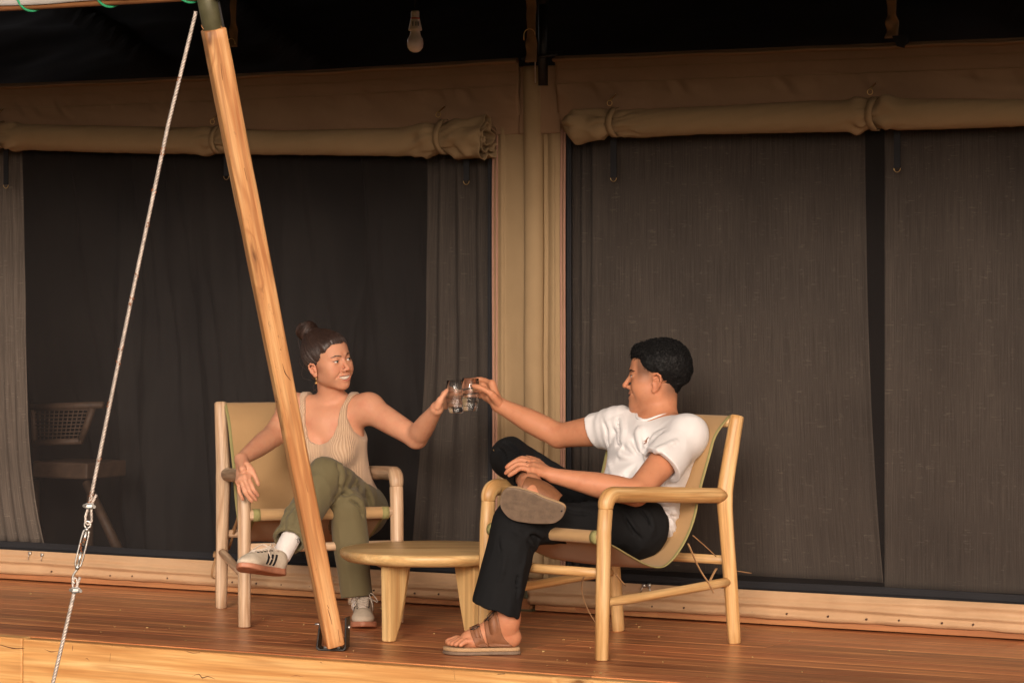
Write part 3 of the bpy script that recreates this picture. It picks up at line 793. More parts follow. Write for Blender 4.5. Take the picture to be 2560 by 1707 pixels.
strands('lower_cable', lower, 0.0068, M['cable'], gc)
def clamp(px, py, nm='cable_clamp'):
    g = Geo(); c = P(px, py, YC - .004)
    ring = [c + np.array([.015 * math.cos(a), -.004, .007 * math.sin(a)]) for a in np.linspace(0, 2 * math.pi, 16)]
    tube(g, ring, .0035, 6, cap=False); lathe(g, [(.0001, .008), (.0062, .008), (.0062, -.002), (.0001, -.002)][::-1], c + (.014, -.004, -.002), 6, axis=(0.5, -1, 0)); lathe(g, [(.0001, .008), (.0055, .008), (.0055, -.002), (.0001, -.002)][::-1], c + (-.012, -.004, 0.001), 6, axis=(-.5, -1, 0))
    box(g, c, (.013, .006, .004)); put(nm, g, M['zinc'], gc, auto=40)
clamp(223, 1264); clamp(189, 1474)
g = Geo()
A = P(217, 1324, YC); B = P(194, 1416, YC); d = (B - A) / np.linalg.norm(B - A); sx = np.cross(d, [0, 1, 0])
tube(g, smooth_path([A + sx * .003, A + d * .010 + sx * .0095, A + (B - A) * .5 + sx * .0105, B - d * .010 + sx * .0095, B + sx * .003], 5), .0032, 8)
tube(g, smooth_path([A - sx * .003, A + d * .010 - sx * .0095, A + (B - A) * .5 - sx * .0105, B - d * .010 - sx * .0095, B - sx * .003], 5), .0032, 8)
tube(g, [A - d * .008, A + d * .004], [.0065, .009], 8); tube(g, [B - d * .004, B + d * .010], [.009, .0065], 8)
tb = put('turnbuckle', g, M['zinc'], gc)
g = Geo(); tube(g, [A, A + (B - A) * .42], .0042, 8); tube(g, [B, B - (B - A) * .42], .0042, 8); put('threaded_rod', g, M['zinc'], tb)
g = Geo(); c = P(219, 1311, YC); tube(g, [c + np.array([.010 * math.cos(a), 0, .011 * math.sin(a)]) for a in np.linspace(0, 2 * math.pi, 18)], .0034, 8, cap=False); put('eye', g, M['zinc'], tb)
g = Geo(); tube(g, smooth_path([B, P(192, 1424, YC), P(184, 1436, YC), P(181, 1450, YC), P(187, 1458, YC)], 5), .0036, 8); put('hook', g, M['zinc'], tb)
g = Geo()
cab = [(30, 490), (310, 421), (740, 330), (1200, 236), (1262, 224), (1325, 216), (1420, 190), (1478, 186)]
for py in (195, 372, 385, 480, 560, 690, 745, 760, 870, 905, 1010, 1150, 1235, 1250, 1345, 1358, 1366, 1372):
    for k in range(3):
        y_ = py + rng.uniform(-6, 6); c = P(np.interp(y_, [a_ for a_, _ in cab], [b_ for _, b_ in cab]) + rng.uniform(-6, 6), y_, YC - .008); a = rng.uniform(0, 6)
        box(g, c, (.0035, .001, .0012), [(math.cos(a), 0, math.sin(a)), (0, 1, 0), (-math.sin(a), 0, math.cos(a))])
put('dry_moss', g, M['rust'], gc, kind='stuff')

# ------------------------------------------------------------------ bulb
YB = 11.4
bl = thing('hanging_bulb', 'unlit white light bulb hanging by its cord from the dark roof', 'light bulb', P(1038, 130, YB))
x0 = P(1038, 0, YB)[0]
def bz(py): return P(1038, py, YB)[2]
g = Geo(); tube(g, [(x0, YB, bz(30)), (x0, YB, bz(30) + .55)], .0035, 8); put('cord', g, M['black_web'], bl)
g = Geo(); lathe(g, [(.0001, bz(28)), (.014, bz(28)), (.0155, bz(32)), (.0155, bz(44)), (.0165, bz(48)), (.0245, bz(72)), (.025, bz(77)), (.018, bz(78))], (x0, YB, 0), 28); so = put('socket', g, M['white_plastic'], bl)
g = Geo(); lathe(g, [(.0160, bz(45)), (.0172, bz(46)), (.0172, bz(48)), (.0160, bz(48.5))], (x0, YB, 0), 28); put('red_ring', g, M['red_plastic'], so)
for dx in (-.008, .003, .012):
    g = Geo(); box(g, (x0 + dx, YB - .0195, bz(61)), (.0012, .003, .008)); put('vent_slot', g, M['black_web'], so, smooth=False)
g = Geo(); lathe(g, [(.018, bz(78)), (.0185, bz(86)), (.022, bz(92)), (.0285, bz(100)), (.0302, bz(110)), (.028, bz(120)), (.02, bz(128)), (.009, bz(131.5)), (.0001, bz(132))], (x0, YB, 0), 32); gl = put('globe', g, M['bulb'], bl)
g = Geo(); lathe(g, [(.0183, bz(80)), (.0192, bz(86)), (.0226, bz(92)), (.0285, bz(99))], (x0, YB, 0), 32); put('base_collar', g, M['white_plastic'], bl)

# ------------------------------------------------------------------ poles, straps and brackets of the frame
fp = thing('frame_pole', 'dark steel frame pole between the two canvas headers, black plate at its foot', 'pole', TP(upx(1358, -.04, 100), -.04, 1.9))
u = upx(1358, -.04, 100)
g = Geo(); tube(g, [TP(u, -.04, 1.98), TP(u, -.04, 2.3)], .019, 18); tube(g, [TP(u, -.04, 2.285), TP(u, -.04, 3.0)], .0215, 18); put('tube', g, M['black_steel'], fp)
g = Geo(); tube(g, [TP(u - .022, -.062, 1.99), TP(u - .021, -.062, 3.0)], .0022, 6); put('cable', g, M['zinc'], fp)
g = Geo(); poly = [(-.075, .03), (.088, .03), (.095, -.005), (.06, -.035), (.02, -.03), (-.02, -.03), (-.055, -.03), (-.072, -.005)]
prism(g, poly, TP(u, -.030, TW(1358, 150, -.04)[1]), [TU, (0, 0, 1), TV], .02); put('plate', g, M['black_web'], fp, smooth=False)
g = Geo(); zc = TW(1358, 143, -.06)[1]; tube(g, [TP(u - .075, -.07, zc - .004), TP(u + .075, -.07, zc + .006)], .006, 8); put('crossbar', g, M['black_steel'], fp)
def hang_strap(px0, px1, py0, py1, v, name, label, ring_py=None, mat='canvas_brown', folds=0.01):
    ob = thing(name, label, 'strap', TP(TW(px0, py1, v)[0], v, TW(px0, py1, v)[1]))
    g = Geo(); ua, za = TW((px0 + px1) / 2, py0, v); ub, zb = TW((px0 + px1) / 2, py1, v); hw = abs(TW(px1, py1, v)[0] - TW(px0, py1, v)[0]) / 2
    def fn(s, t):
        z = za + .25 * (1) - (za + .25 - zb) * t; u = ua + (ub - ua) * t + (s - .5) * 2 * hw * (1 + .15 * vnoise(np.stack([t * 9, t * 0, t * 0], 1)))
        vv = v + folds * vnoise(np.stack([s * 1.2, t * 14, s * 0], 1), 1, 5)
        return TO + np.outer(u, TU) + np.outer(vv, TV) + np.outer(z, (0, 0, 1))
    grid(g, fn, 6, 60); put('webbing', g, M[mat], ob, solid=.004)
    if ring_py:
        g = Geo(); ur, zr = TW((px0 + px1) / 2, ring_py, v); c = TP(ur, v - .012, zr)
        tube(g, [c + TU * hw * 1.02 * math.cos(a) + np.array([0, 0, .022 * math.sin(a)]) for a in np.linspace(0, math.pi, 16)] + [c - TU * hw * 1.02 - (0, 0, .02)], .0016, 6)
        put('ring', g, M['brass'], ob)
    return ob
hang_strap(1314, 1341, 0, 156, -.09, 'hanging_strap', 'brown webbing strap with a brass ring hanging left of the steel frame pole', 88)
hang_strap(2213, 2244, 0, 96, -.08, 'hanging_strap', 'crumpled brown strap hanging from the roof above the right rolled flap', None, folds=.02)
hang_strap(573, 592, 0, 118, -.7, 'hanging_strap', 'brown strap hanging just right of the top of the slanted post', 112)
g = Geo(); u, z = TW(2254, 104, -.07); prism(g, [(-.03, .02), (.022, .02), (.026, -.004), (.012, -.024), (-.012, -.018)], TP(u, -.085, z), [TU, (0, 0, 1), TV], .02)
put('corner_bracket', g, M['black_web'], smooth=False, label='small black bracket at the foot of the crumpled strap on the right header', cat='bracket')

# ------------------------------------------------------------------ curtains inside the tent
def curtain(px_top, px_bot, z0, z1, v, seed, pleats, amp, label, flare=None, flr=1.0, mat='curtain'):
    g = Geo()
    def fn(s, t):
        pa = np.interp(t, [0, 1], [0, 1])
        ul = upx(px_bot[0], v) + (upx(px_top[0], v) - upx(px_bot[0], v)) * (t if flare is None else 1 - (1 - t) ** flare)
        ur = upx(px_bot[1], v) + (upx(px_top[1], v) - upx(px_bot[1], v)) * (1 - (1 - t) ** flr)
        u = ul + (ur - ul) * s
        ph = s * pleats * 2 * math.pi + 1.3 * vnoise(np.stack([s * 3, t * 1.4, s * 0 + seed], 1), 1, seed)
        fold = amp * (np.sin(ph) * (0.4 + 0.6 * t) + 0.5 * fbm(np.stack([s * 4, t * 2.2, s * 0], 1), 1, 3, seed))
        edge = 0.010 * (np.exp(-(s / .012) ** 2) + np.exp(-((1 - s) / .012) ** 2))
        return TO + np.outer(u, TU) + np.outer(v + fold - edge, TV) + np.outer(z0 + (z1 - z0) * t, (0, 0, 1))
    wid = abs(upx(px_bot[1], v) - upx(px_bot[0], v))
    grid(g, fn, max(40, int(wid * 110)), 70, gfn=lambda s, t: np.stack([s * wid * 1.1 + seed, s * 0, t * (z1 - z0)], 1))
    return put('curtain', g, M[mat], smooth=True, solid=.0015, label=label, cat='curtain')
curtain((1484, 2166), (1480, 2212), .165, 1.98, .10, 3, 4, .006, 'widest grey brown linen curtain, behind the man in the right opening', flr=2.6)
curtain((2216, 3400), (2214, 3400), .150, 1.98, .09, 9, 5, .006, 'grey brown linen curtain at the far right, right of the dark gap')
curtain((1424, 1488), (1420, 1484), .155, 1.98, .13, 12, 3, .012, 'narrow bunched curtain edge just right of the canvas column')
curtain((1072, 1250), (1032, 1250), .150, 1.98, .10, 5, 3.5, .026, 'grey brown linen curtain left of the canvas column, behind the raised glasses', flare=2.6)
curtain((-420, 66), (-420, 118), .150, 1.98, .10, 7, 20, .020, 'pleated grey linen curtain at the far left edge of the left opening', flr=5.0, mat='curtain_pale')

# ------------------------------------------------------------------ furniture seen through the left mesh
vr = 0.42
rc = thing('rattan_chair', 'dim rattan backed chair seen through the left mesh screen beside the curtain', 'chair', TP(TW(170, 1300, vr)[0], vr, 0.0))
def TPp(px, py, v): u, z = TW(px, py, v); return TP(u, v, z)
g = Geo()
tube(g, [TPp(80, 1018, vr), TPp(258, 1012, vr)], .016, 10); tube(g, [TPp(84, 1108, vr), TPp(206, 1102, vr)], .014, 10)
tube(g, [TPp(82, 1010, vr), TPp(88, 1112, vr)], .013, 8); tube(g, [TPp(232, 1020, vr), TPp(202, 1104, vr)], .015, 8)
put('back_frame', g, M['rattan'], rc)
g = Geo()
for i in range(12):
    a = i / 11; tube(g, [TPp(88 + 132 * a, 1026, vr), TPp(90 + 112 * a, 1100, vr)], .0028, 5)
for j in range(9):
    b_ = j / 8; tube(g, [TPp(86, 1026 + 74 * b_, vr - .004), TPp(226 - 24 * b_, 1024 + 72 * b_, vr - .004)], .0028, 5)
put('cane_weave', g, M['rattan'], rc, kind='stuff')
g = Geo(); u0_, z0_ = TW(88, 1172, vr); u1_, z1_ = TW(225, 1172, vr)
box(g, TP((u0_ + u1_) / 2, vr + .12, (z0_)), ((u1_ - u0_) / 2, .14, .035), [TU, TV, (0, 0, 1)]); put('seat', g, M['rattan'], rc, smooth=False, bevel=.008)
g = Geo(); tube(g, [TPp(216, 1205, vr), TPp(296, 1374, vr - .05)], [.017, .02], 10, sq=.6); put('leg', g, M['rattan'], rc)
g = Geo(); p0 = TPp(90, 1200, vr + .25); tube(g, [p0, p0 * np.array([1, 1, 0]) + np.array([0, 0, .005])], .015, 10); put('leg', g, M['rattan'], rc)
g = Geo(); p0 = TPp(225, 1200, vr + .25); tube(g, [p0, p0 * np.array([1, 1, 0]) + np.array([0, 0, .005])], .015, 10); put('leg', g, M['rattan'], rc)
# ------------------------------------------------------------------ low armchairs
class Loc:
    """local frame of a chair: x forward, y to the sitter's left"""
    def __init__(s, c, f):
        s.c = np.array([c[0], c[1], 0.0]); f = np.array([f[0], f[1], 0.0]); s.f = f / np.linalg.norm(f)
        s.l = np.array([-s.f[1], s.f[0], 0.0])
    def __call__(s, a, b, z): return s.c + s.f * a + s.l * b + np.array([0, 0, z])
    def solve(s, px, py, b):
        """forward coordinate and height of a photo pixel on the chair's plane y = b"""
        d = np.array([(px - 1280.0) / F, 1.0, -(py - HORIZON) / F]); C = np.array([0, 0, EYE])
        o = s.c + s.l * b; t = ((o - C) @ s.l) / (d @ s.l); p = C + t * d
        return float((p - o) @ s.f), float(p[2])
LR = Loc((0.335, 10.69), (-0.695, -0.72))
LL = Loc((-0.775, 11.64), (0.25, -0.968))
def make_chair(L, name, label, wmat, seed, bf=0.0, br=0.0, am=1.0):
    t = thing(name, label, 'armchair', L.c, math.atan2(L.f[1], L.f[0]), group='low sling armchairs on the deck')
    W = 0.27
    for sgn in (1, -1):
        WF, WR = (W + bf) * sgn, (W + br) * sgn
        g = Geo(); fr = [L(.338, WF, .0005), L(.333, WF, .2), L(.326, WF, .42), L(.318, WF, .497)]
        tube(g, fr, [.0225, .024, .0245, .0245], 20, wob=.05, seed=seed + sgn, bev=.003, sq=.25); put('front_leg', g, M[wmat], t, auto=50)
        g = Geo(); arm = [L(.318, WF, .497), L(.3165, WF, .515), L(.305, WF, .533), L(.286, WF, .5405), L(.26, WF, .541), L(.1, WF * .99, .533), L(-.1, (WF + WR) / 2, .522), L(-.285, WR * am, .512)]
        tube(g, smooth_path(arm, 4), [.0243, .0265, .0275, .027, .026, .025, .025, .0245], 20, wob=.05, seed=seed + 5 + sgn, sq=.2); put('armrest', g, M[wmat], t)
        g = Geo(); rr = [L(-.343, WR, .0005), L(-.322, WR, .2), L(-.298, WR, .40), L(-.289, WR, .50), L(-.300, WR, .57), L(-.334, WR, .70), L(-.356, WR, .782)]
        tube(g, smooth_path(rr, 4), [.0225, .024, .026, .0285, .027, .0245, .0235], 20, wob=.06, seed=seed + 9 + sgn, bev=.003, sq=.25); put('rear_leg', g, M[wmat], t, auto=50)
        g = Geo(); tube(g, smooth_path([L(.334, WF, .19), L(.17, (WF * 3 + WR) / 4, .193), L(.0, (WF + WR) / 2, .199), L(-.322, WR, .215)], 4), [.0135, .0165, .0155, .0155, .0165], 14, wob=.08, seed=seed + 2 * sgn); put('side_stretcher', g, M[wmat], t)
    def cross(nm, a, z, r, seedk, bow=0.0, wf=bf):
        g = Geo(); w_ = W + wf; tube(g, [L(a, -w_, z), L(a + bow * .6, -w_ / 2, z), L(a + bow, 0, z - .002), L(a, w_, z + .002)], [r, r * 1.1, r * 1.05, r], 14, wob=.06, seed=seed + seedk)
        return put(nm, g, M[wmat], t)
    cross('front_stretcher', .328, .285, .0155, 31); cross('seat_rail', .325, .402, .0190, 33)
    cross('rear_stretcher', -.318, .285, .0155, 37, wf=br); cross('top_rail', -.350, .757, .0165, 41, wf=br)
    return t
chR = make_chair(LR, 'sling_armchair', 'golden wood armchair with canvas sling seat that the man sits in', 'chair_gold', 2.0)
chL = make_chair(LL, 'sling_armchair', 'paler wood armchair with canvas sling seat that the woman sits in', 'chair_pale', 5.0, bf=.012, br=-.012, am=.93)
# sling profile measured on the near edge of the right chair
prof = [LR.solve(px, py, .245) for (px, py) in ((1810, 1045), (1792, 1087), (1777, 1143), (1755, 1234), (1747, 1282), (1734, 1325), (1712, 1369), (1686, 1403), (1660, 1418), (1625, 1412), (1582, 1390), (1539, 1366))]
prof = [(-.372, .757), (-.362, .776), (-.345, .778)] + prof[1:] + [(.30, .388), (.330, .381), (.348, .402), (.330, .424), (.308, .416)]
def make_sling(L, chair, half, drop, seed, folds):
    A = np.array([q for q in smooth_path([np.array([a, 0, z]) for a, z in prof], 6)])[:, [0, 2]]
    cum = np.concatenate([[0], np.cumsum(np.linalg.norm(np.diff(A, axis=0), axis=1))]); T = cum[-1]
    g = Geo()
    def fn(s, t):
        a = np.interp(t * T, cum, A[:, 0]); z = np.interp(t * T, cum, A[:, 1]); b = (s * 2 - 1) * half
        mid = 1 - (s * 2 - 1) ** 2; tt = np.clip(np.sin(np.clip((t - .08) / .84, 0, 1) * math.pi), 0, 1)
        fz = folds * tt * (0.6 * np.sin(b * 26 + 5 * vnoise(np.stack([b * 3, t * 2, b * 0], 1), 1, seed)) + fbm(np.stack([b * 8, t * 3, b * 0], 1), 1, 2, seed))
        z = z - drop * mid * tt * np.clip((t - .35) * 3, 0, 1) + fz * .4; a = a - drop * .8 * mid * tt * (t < .55) * np.clip((.55 - t) * 5, 0, 1) - fz * .6
        b = b * (1 - 0.06 * tt)
        return L.c + np.outer(a, L.f) + np.outer(b, L.l) + np.outer(z, (0, 0, 1))
    grid(g, fn, 50, 90); so = put('canvas_seat', g, M['sling'], chair, solid=.003)
    for sg in (0.012, 0.988):
        g = Geo(); V = fn(np.full(110, sg), np.linspace(0.03, .97, 110)); tube(g, V, .0068, 8, flat=.45); put('hem', g, M['hem'], so)
    for sg in (-1, 1):
        g = Geo(); tube(g, [L(.326, sg * (half - .022), .402), L(.326, sg * (half + .003), .402)], .0235, 18); put('end_band', g, M['hem'], so)
    return so, fn
slR, _ = make_sling(LR, chR, .247, .010, 3, .0012)
slL, _ = make_sling(LL, chL, .247, .012, 8, .010)
def lace(pts, chair, r=.0042, nm='lace'):
    g = Geo(); tube(g, smooth_path(pts, 5), r, 8, flat=.35, wob=.1); put(nm, g, M['leather'], chair)
def LPx(px, py, b, L): a, z = L.solve(px, py, b); return L(a, b, z)
lace([LPx(1720, 1358, .24, LR), LPx(1748, 1420, .255, LR), LPx(1775, 1462, .29, LR), LPx(1784, 1482, .30, LR)], chR, .0055)
lace([LPx(1732, 1338, .235, LR), LPx(1760, 1362, .25, LR), LPx(1790, 1390, .265, LR)], chR, .0040)
lace([LPx(1791, 1420, .25, LR), LPx(1780, 1440, .26, LR), LPx(1772, 1458, .27, LR)], chR, .0048)
lace([LPx(1820, 1424, .27, LR), LPx(1845, 1427, .27, LR), LPx(1877, 1432, .27, LR)], chR, .0052)
lace([LPx(1475, 1436, .05, LR), LPx(1458, 1445, .04, LR), LPx(1455, 1480, .03, LR), LPx(1468, 1520, .03, LR), LPx(1490, 1558, .05, LR)], chR, .0045)
lace([LPx(1540, 1436, .24, LR), LPx(1552, 1450, .24, LR), LPx(1563, 1463, .24, LR)], chR, .0045)
lace([P(606, 1262, 11.75), P(580, 1330, 11.9), P(553, 1375, 11.98)], chL, .0045)
lace([P(600, 1265, 11.72), P(588, 1320, 11.85), P(572, 1372, 11.95)], chL, .0050)
lace([P(534, 1385, 11.94), P(552, 1394, 11.925), P(566, 1388, 11.94)], chL, .0060)
lace([P(540, 1392, 11.93), P(532, 1420, 11.91), P(530, 1440, 11.92), P(536, 1446, 11.93)], chL, .0060)
lace([P(538, 1378, 11.94), P(536, 1392, 11.92)], chL, .0060)
lace([P(553, 1372, 11.93), P(549, 1382, 11.92), P(556, 1394, 11.93)], chL, .0060)

# ------------------------------------------------------------------ round table
TC = np.array([-0.279, 10.97, 0.0]); R_T = 0.326; Z_T = 0.309
tbl = thing('round_table', 'low round wooden side table standing between the two armchairs', 'table', TC)
g = Geo(); lathe(g, [(0.0001, 0), (R_T - .012, 0), (R_T - .004, -.002), (R_T, -.008), (R_T + .001, -.018), (R_T - .006, -.030), (R_T - .022, -.040), (R_T - .05, -.043), (0.0001, -.043)][::-1], TC + (0, 0, Z_T), 72)
Gt = [np.stack([v[:, 1] * .8 + 3, v[:, 2] - .3, v[:, 0] + 1], 1) for v in g.v]; g.g = Gt
put('tabletop', g, M['table'], tbl, auto=50)
for (dx, dy, sd) in ((-1, -1, 1), (1, -1, 2), (-1, 1, 3), (1, 1, 4)):
    rv = np.array([dx * .82, dy * 1.0, 0]); rv /= np.linalg.norm(rv); tv = np.array([-rv[1], rv[0], 0]); ro = 0.255
    g = Geo(); n = 7; poly = []
    zs = np.linspace(0.0005, Z_T - .043, n)
    outer = [(ro - .006 * (1 - k / (n - 1)), zs[k]) for k in range(n)]
    inner = [(ro - .040 - .072 * (k / (n - 1)) ** .75, zs[k]) for k in range(n)]
    poly = outer + inner[::-1]
    prism(g, poly, TC - tv * .0190, [rv, (0, 0, 1), tv], .038)
    g.g = [np.stack([(v - TC) @ rv + sd * .7, (v - TC) @ tv + sd, v[:, 2]], 1) for v in g.v]
    put('leg', g, M['table'], tbl, smooth=False, bevel=.006)

# ------------------------------------------------------------------ glasses
def glass_mat():
    m, t, b = new_mat('clear_glass'); b.inputs['Base Color'].default_value = (.97, .98, .98, 1); b.inputs['Transmission Weight'].default_value = 1
    b.inputs['Roughness'].default_value = 0.0; b.inputs['IOR'].default_value = 1.38; return m
M['glass'] = glass_mat()
def water_mat():
    m, t, b = new_mat('water'); b.inputs['Base Color'].default_value = (.97, .98, .98, 1); b.inputs['Transmission Weight'].default_value = 1
    b.inputs['Roughness'].default_value = 0.0; b.inputs['IOR'].default_value = 1.33; return m
M['water'] = water_mat()
GL = {}
def tumbler(px, py, Y, tilt, label, level):
    c = P(px, py, Y); ax = np.array([math.sin(tilt[0]), math.sin(tilt[1]), math.cos(tilt[0])]); ax /= np.linalg.norm(ax)
    t = thing('tumbler', label, 'glass', c, group='water glasses')
    out = [(.0001, 0), (.023, 0), (.0265, .003), (.0275, .010), (.0315, .035), (.0335, .058), (.0325, .085), (.0295, .117), (.0290, .1176)]
    inn = [(.0285, .117), (.0315, .085), (.0325, .058), (.0303, .036), (.0262, .022), (.022, .018), (.0001, .017)]
    g = Geo(); lathe(g, out + inn, c, 40, axis=ax); put('glass_body', g, M['glass'], t)
    wz = np.array([p for p in inn[::-1]]); rl = np.interp(level, wz[:, 1], wz[:, 0])
    wp = [(0.0001, .0167), (.0222, .0177), (.0264, .0217), (.0305, .0357)] + ([(.0327, .058)] if level > .058 else []) + [(rl + .0002, level), (rl - .001, level - .0006), (.0001, level - .0006)]
    g = Geo(); lathe(g, wp, c, 40, axis=ax); put('water', g, M['water'], t)
    GL[label[:3]] = (c, ax)
    return c, ax
glL = tumbler(1140, 1032, 11.28, (-.03, 0), 'left tumbler of water in the woman\'s hand, behind the other glass', .060)
glR = tumbler(1174, 1027, 11.21, (.03, .02), 'right tumbler of water held by the man from its far side', .048)
# ------------------------------------------------------------------ implicit surfaces for bodies and clothes
f32 = np.float32
def A3(p): return np.asarray(p, dtype=f32)
def nrm(v): v = np.asarray(v, float); return v / np.linalg.norm(v)
def smin(a, b, k):
    if k <= 0: return np.minimum(a, b)
    h = np.maximum(k - np.abs(a - b), 0) / k
    return np.minimum(a, b) - h * h * k * 0.25
class Fld:
    def __init__(s): s.ops = []
    def copy(s): o = Fld(); o.ops = list(s.ops); return o
    def add(s, c, R, fn, mode='u', k=0.0): s.ops.append((A3(c), float(R), fn, mode, float(k))); return s
    def cone(s, a, b, ra, rb=None, k=0.01, mode='u', up=None, fl=1.0):
        """round cone; ra may be a list of radii along the bone; fl < 1 flattens along up"""
        a = A3(a); b = A3(b); rs = np.asarray(ra if isinstance(ra, (list, tuple)) else [ra, ra if rb is None else rb], f32)
        ba = b - a; L2 = float(ba @ ba) + 1e-12; xs = np.linspace(0, 1, len(rs)).astype(f32)
        u = None if up is None else A3(nrm(up))
        def fn(p):
            pa = p - a; h = np.clip(pa @ ba / L2, 0, 1); w_ = pa - h[:, None] * ba
            if u is not None:
                w_ = w_ + ((1 / fl - 1) * (w_ @ u))[:, None] * u
            r = np.interp(h, xs, rs).astype(f32)
            d = np.sqrt((w_ * w_).sum(1)) - r
            return d * (fl ** 0.5 if fl < 1 else 1)
        return s.add((a + b) / 2, math.sqrt(L2) / 2 + float(rs.max()), fn, mode, k)
    def chain(s, pts, rs, k=0.01, mode='u', **kw):
        rs = interp_list(rs, len(pts))
        for i in range(len(pts) - 1): s.cone(pts[i], pts[i + 1], float(rs[i]), float(rs[i + 1]), k, mode, **kw)
        return s
    def ell(s, c, r, ax=None, k=0.01, mode='u'):
        c = A3(c); r = A3([r, r, r] if np.isscalar(r) else r); R_ = A3(np.eye(3) if ax is None else ax)
        def fn(p):
            q = (p - c) @ R_.T; q1 = q / r; k0 = np.sqrt((q1 * q1).sum(1)); q2 = q1 / r; k1 = np.sqrt((q2 * q2).sum(1))
            return k0 * (k0 - 1) / np.maximum(k1, 1e-6)
        return s.add(c, float(r.max()), fn, mode, k)
    def rbox(s, c, half, ax=None, rr=0.005, k=0.005, mode='u'):
        c = A3(c); R_ = A3(np.eye(3) if ax is None else ax); hf = A3(half) - rr
        def fn(p):
            q = np.abs((p - c) @ R_.T) - hf
            return np.sqrt((np.maximum(q, 0) ** 2).sum(1)) + np.minimum(q.max(1), 0) - rr
        return s.add(c, float(np.linalg.norm(half)), fn, mode, k)
    def plane(s, c, n, mode='i', k=0.0):
        """keep the side the normal points away from"""
        c = A3(c); n = A3(nrm(n)); return s.add(c, 1e3, lambda p: (p - c) @ n, mode, k)
    def custom(s, fn, mode='i', k=0.0, c=(0, 0, 0), R=1e3): return s.add(c, R, fn, mode, k)
    def disp(s, fn, c=(0, 0, 0), R=1e3): return s.add(c, R, fn, 'd', 0)
    def ev(s, p, ops=None, mg=0.07):
        d = np.full(len(p), 0.5, f32)
        for (c, R, fn, mode, k) in (s.ops if ops is None else ops):
            if R < 100:
                q = p - c; m = (q * q).sum(1) < (R + mg) ** 2; idx = np.nonzero(m)[0]
                if not len(idx): continue
                if len(idx) == len(p): idx = slice(None)
            else: idx = slice(None)
            if mode == 'd':
                dd = d[idx]; near = np.abs(dd) < 0.05
                if near.any():
                    pp = p[idx][near]; dd = dd.copy(); dd[near] += fn(pp).astype(f32); d[idx] = dd
                continue
            v = fn(p[idx]).astype(f32)
            if mode == 'u': d[idx] = smin(d[idx], v, k)
            elif mode == 's': d[idx] = -smin(-d[idx], v, k)
            elif mode == 'i': d[idx] = -smin(-d[idx], -v, k)
        return d
    def evs(s, p, chunk=6000, mg=0.07):
        """evaluate spatially sorted points chunk by chunk with culling"""
        out = np.empty(len(p), f32)
        for i in range(0, len(p), chunk):
            q = p[i:i + chunk]; lo = q.min(0); hi = q.max(0)
            ops = [o for o in s.ops if o[1] > 100 or (np.linalg.norm(np.maximum(np.maximum(lo - o[0], o[0] - hi), 0)) < o[1] + mg)]
            out[i:i + chunk] = s.ev(q, ops, mg)
        return out
OFF = np.array([[i, j, k] for i in (0, 1) for j in (0, 1) for k in (0, 1)], dtype=np.int64)
def _key(c): return (c[:, 0] << 42) | (c[:, 1] << 21) | c[:, 2]
def _unkey(k): return np.stack([k >> 42, (k >> 21) & 0x1fffff, k & 0x1fffff], 1)
def extract(fld, lo, hi, h, include=None, levels=3, slack=1.35):
    lo = np.asarray(lo, float); hi = np.asarray(hi, float)
    S = h * 2 ** levels; n = np.ceil((hi - lo) / S).astype(int) + 1
    c = np.stack(np.meshgrid(*[np.arange(k) for k in n], indexing='ij'), -1).reshape(-1, 3).astype(np.int64)
    for lev in range(levels, -1, -1):
        sz = h * 2 ** lev; ctr = (lo + (c + 0.5) * sz).astype(f32)
        d = fld.evs(ctr, mg=0.07)
        keep = np.abs(d) < sz * 0.87 * slack + 0.0015
        if include is not None: keep &= include(ctr, sz)
        c = c[keep]
        if lev > 0: c = (c[:, None, :] * 2 + OFF[None]).reshape(-1, 3)
    kc = np.sort(_key(c)); c = _unkey(kc)
    ck = _key((c[:, None, :] + OFF[None]).reshape(-1, 3))
    uk, inv = np.unique(ck, return_inverse=True); inv = inv.reshape(-1, 8)
    val = fld.evs((lo + _unkey(uk) * h).astype(f32)); val[val == 0] = 1e-7
    cv = val[inv]; neg = cv < 0; mix = neg.any(1) & ~neg.all(1)
    acc = np.zeros((len(c), 3)); cnt = np.zeros(len(c))
    E = [(a, b) for a in range(8) for b in range(a + 1, 8) if np.abs(OFF[a] - OFF[b]).sum() == 1]
    for a, b in E:
        m = neg[:, a] != neg[:, b]
        if not m.any(): continue
        t = cv[m, a] / (cv[m, a] - cv[m, b])
        acc[m] += OFF[a] + (OFF[b] - OFF[a]) * t[:, None]; cnt[m] += 1
    vid = np.full(len(c), -1); vid[mix] = np.arange(mix.sum())
    V = lo + (c[mix] + acc[mix] / cnt[mix][:, None]) * h
    F_ = []
    cornerbit = {0: 4, 1: 2, 2: 1}
    for ax in range(3):
        b = cornerbit[ax]; m = neg[:, 0] != neg[:, b]; idx = np.nonzero(m)[0]; base = c[idx]
        o1, o2 = [(1, 2), (2, 0), (0, 1)][ax]
        e1 = np.zeros(3, np.int64); e1[o1] = 1; e2 = np.zeros(3, np.int64); e2[o2] = 1
        q = []; ok = np.ones(len(idx), bool)
        for dlt in (0 * e1, -e1, -e1 - e2, -e2):
            cc = base + dlt; ok &= (cc >= 0).all(1); k = _key(np.maximum(cc, 0)); pos = np.searchsorted(kc, k); pos = np.minimum(pos, len(kc) - 1)
            good = kc[pos] == k; ok &= good; vi = vid[pos]; ok &= vi >= 0; q.append(vi)
        q = np.stack(q, 1)[ok]; fl = neg[idx, 0][ok]
        q[~fl] = q[~fl][:, ::-1]
        F_.append(q)
    return V, np.concatenate(F_)
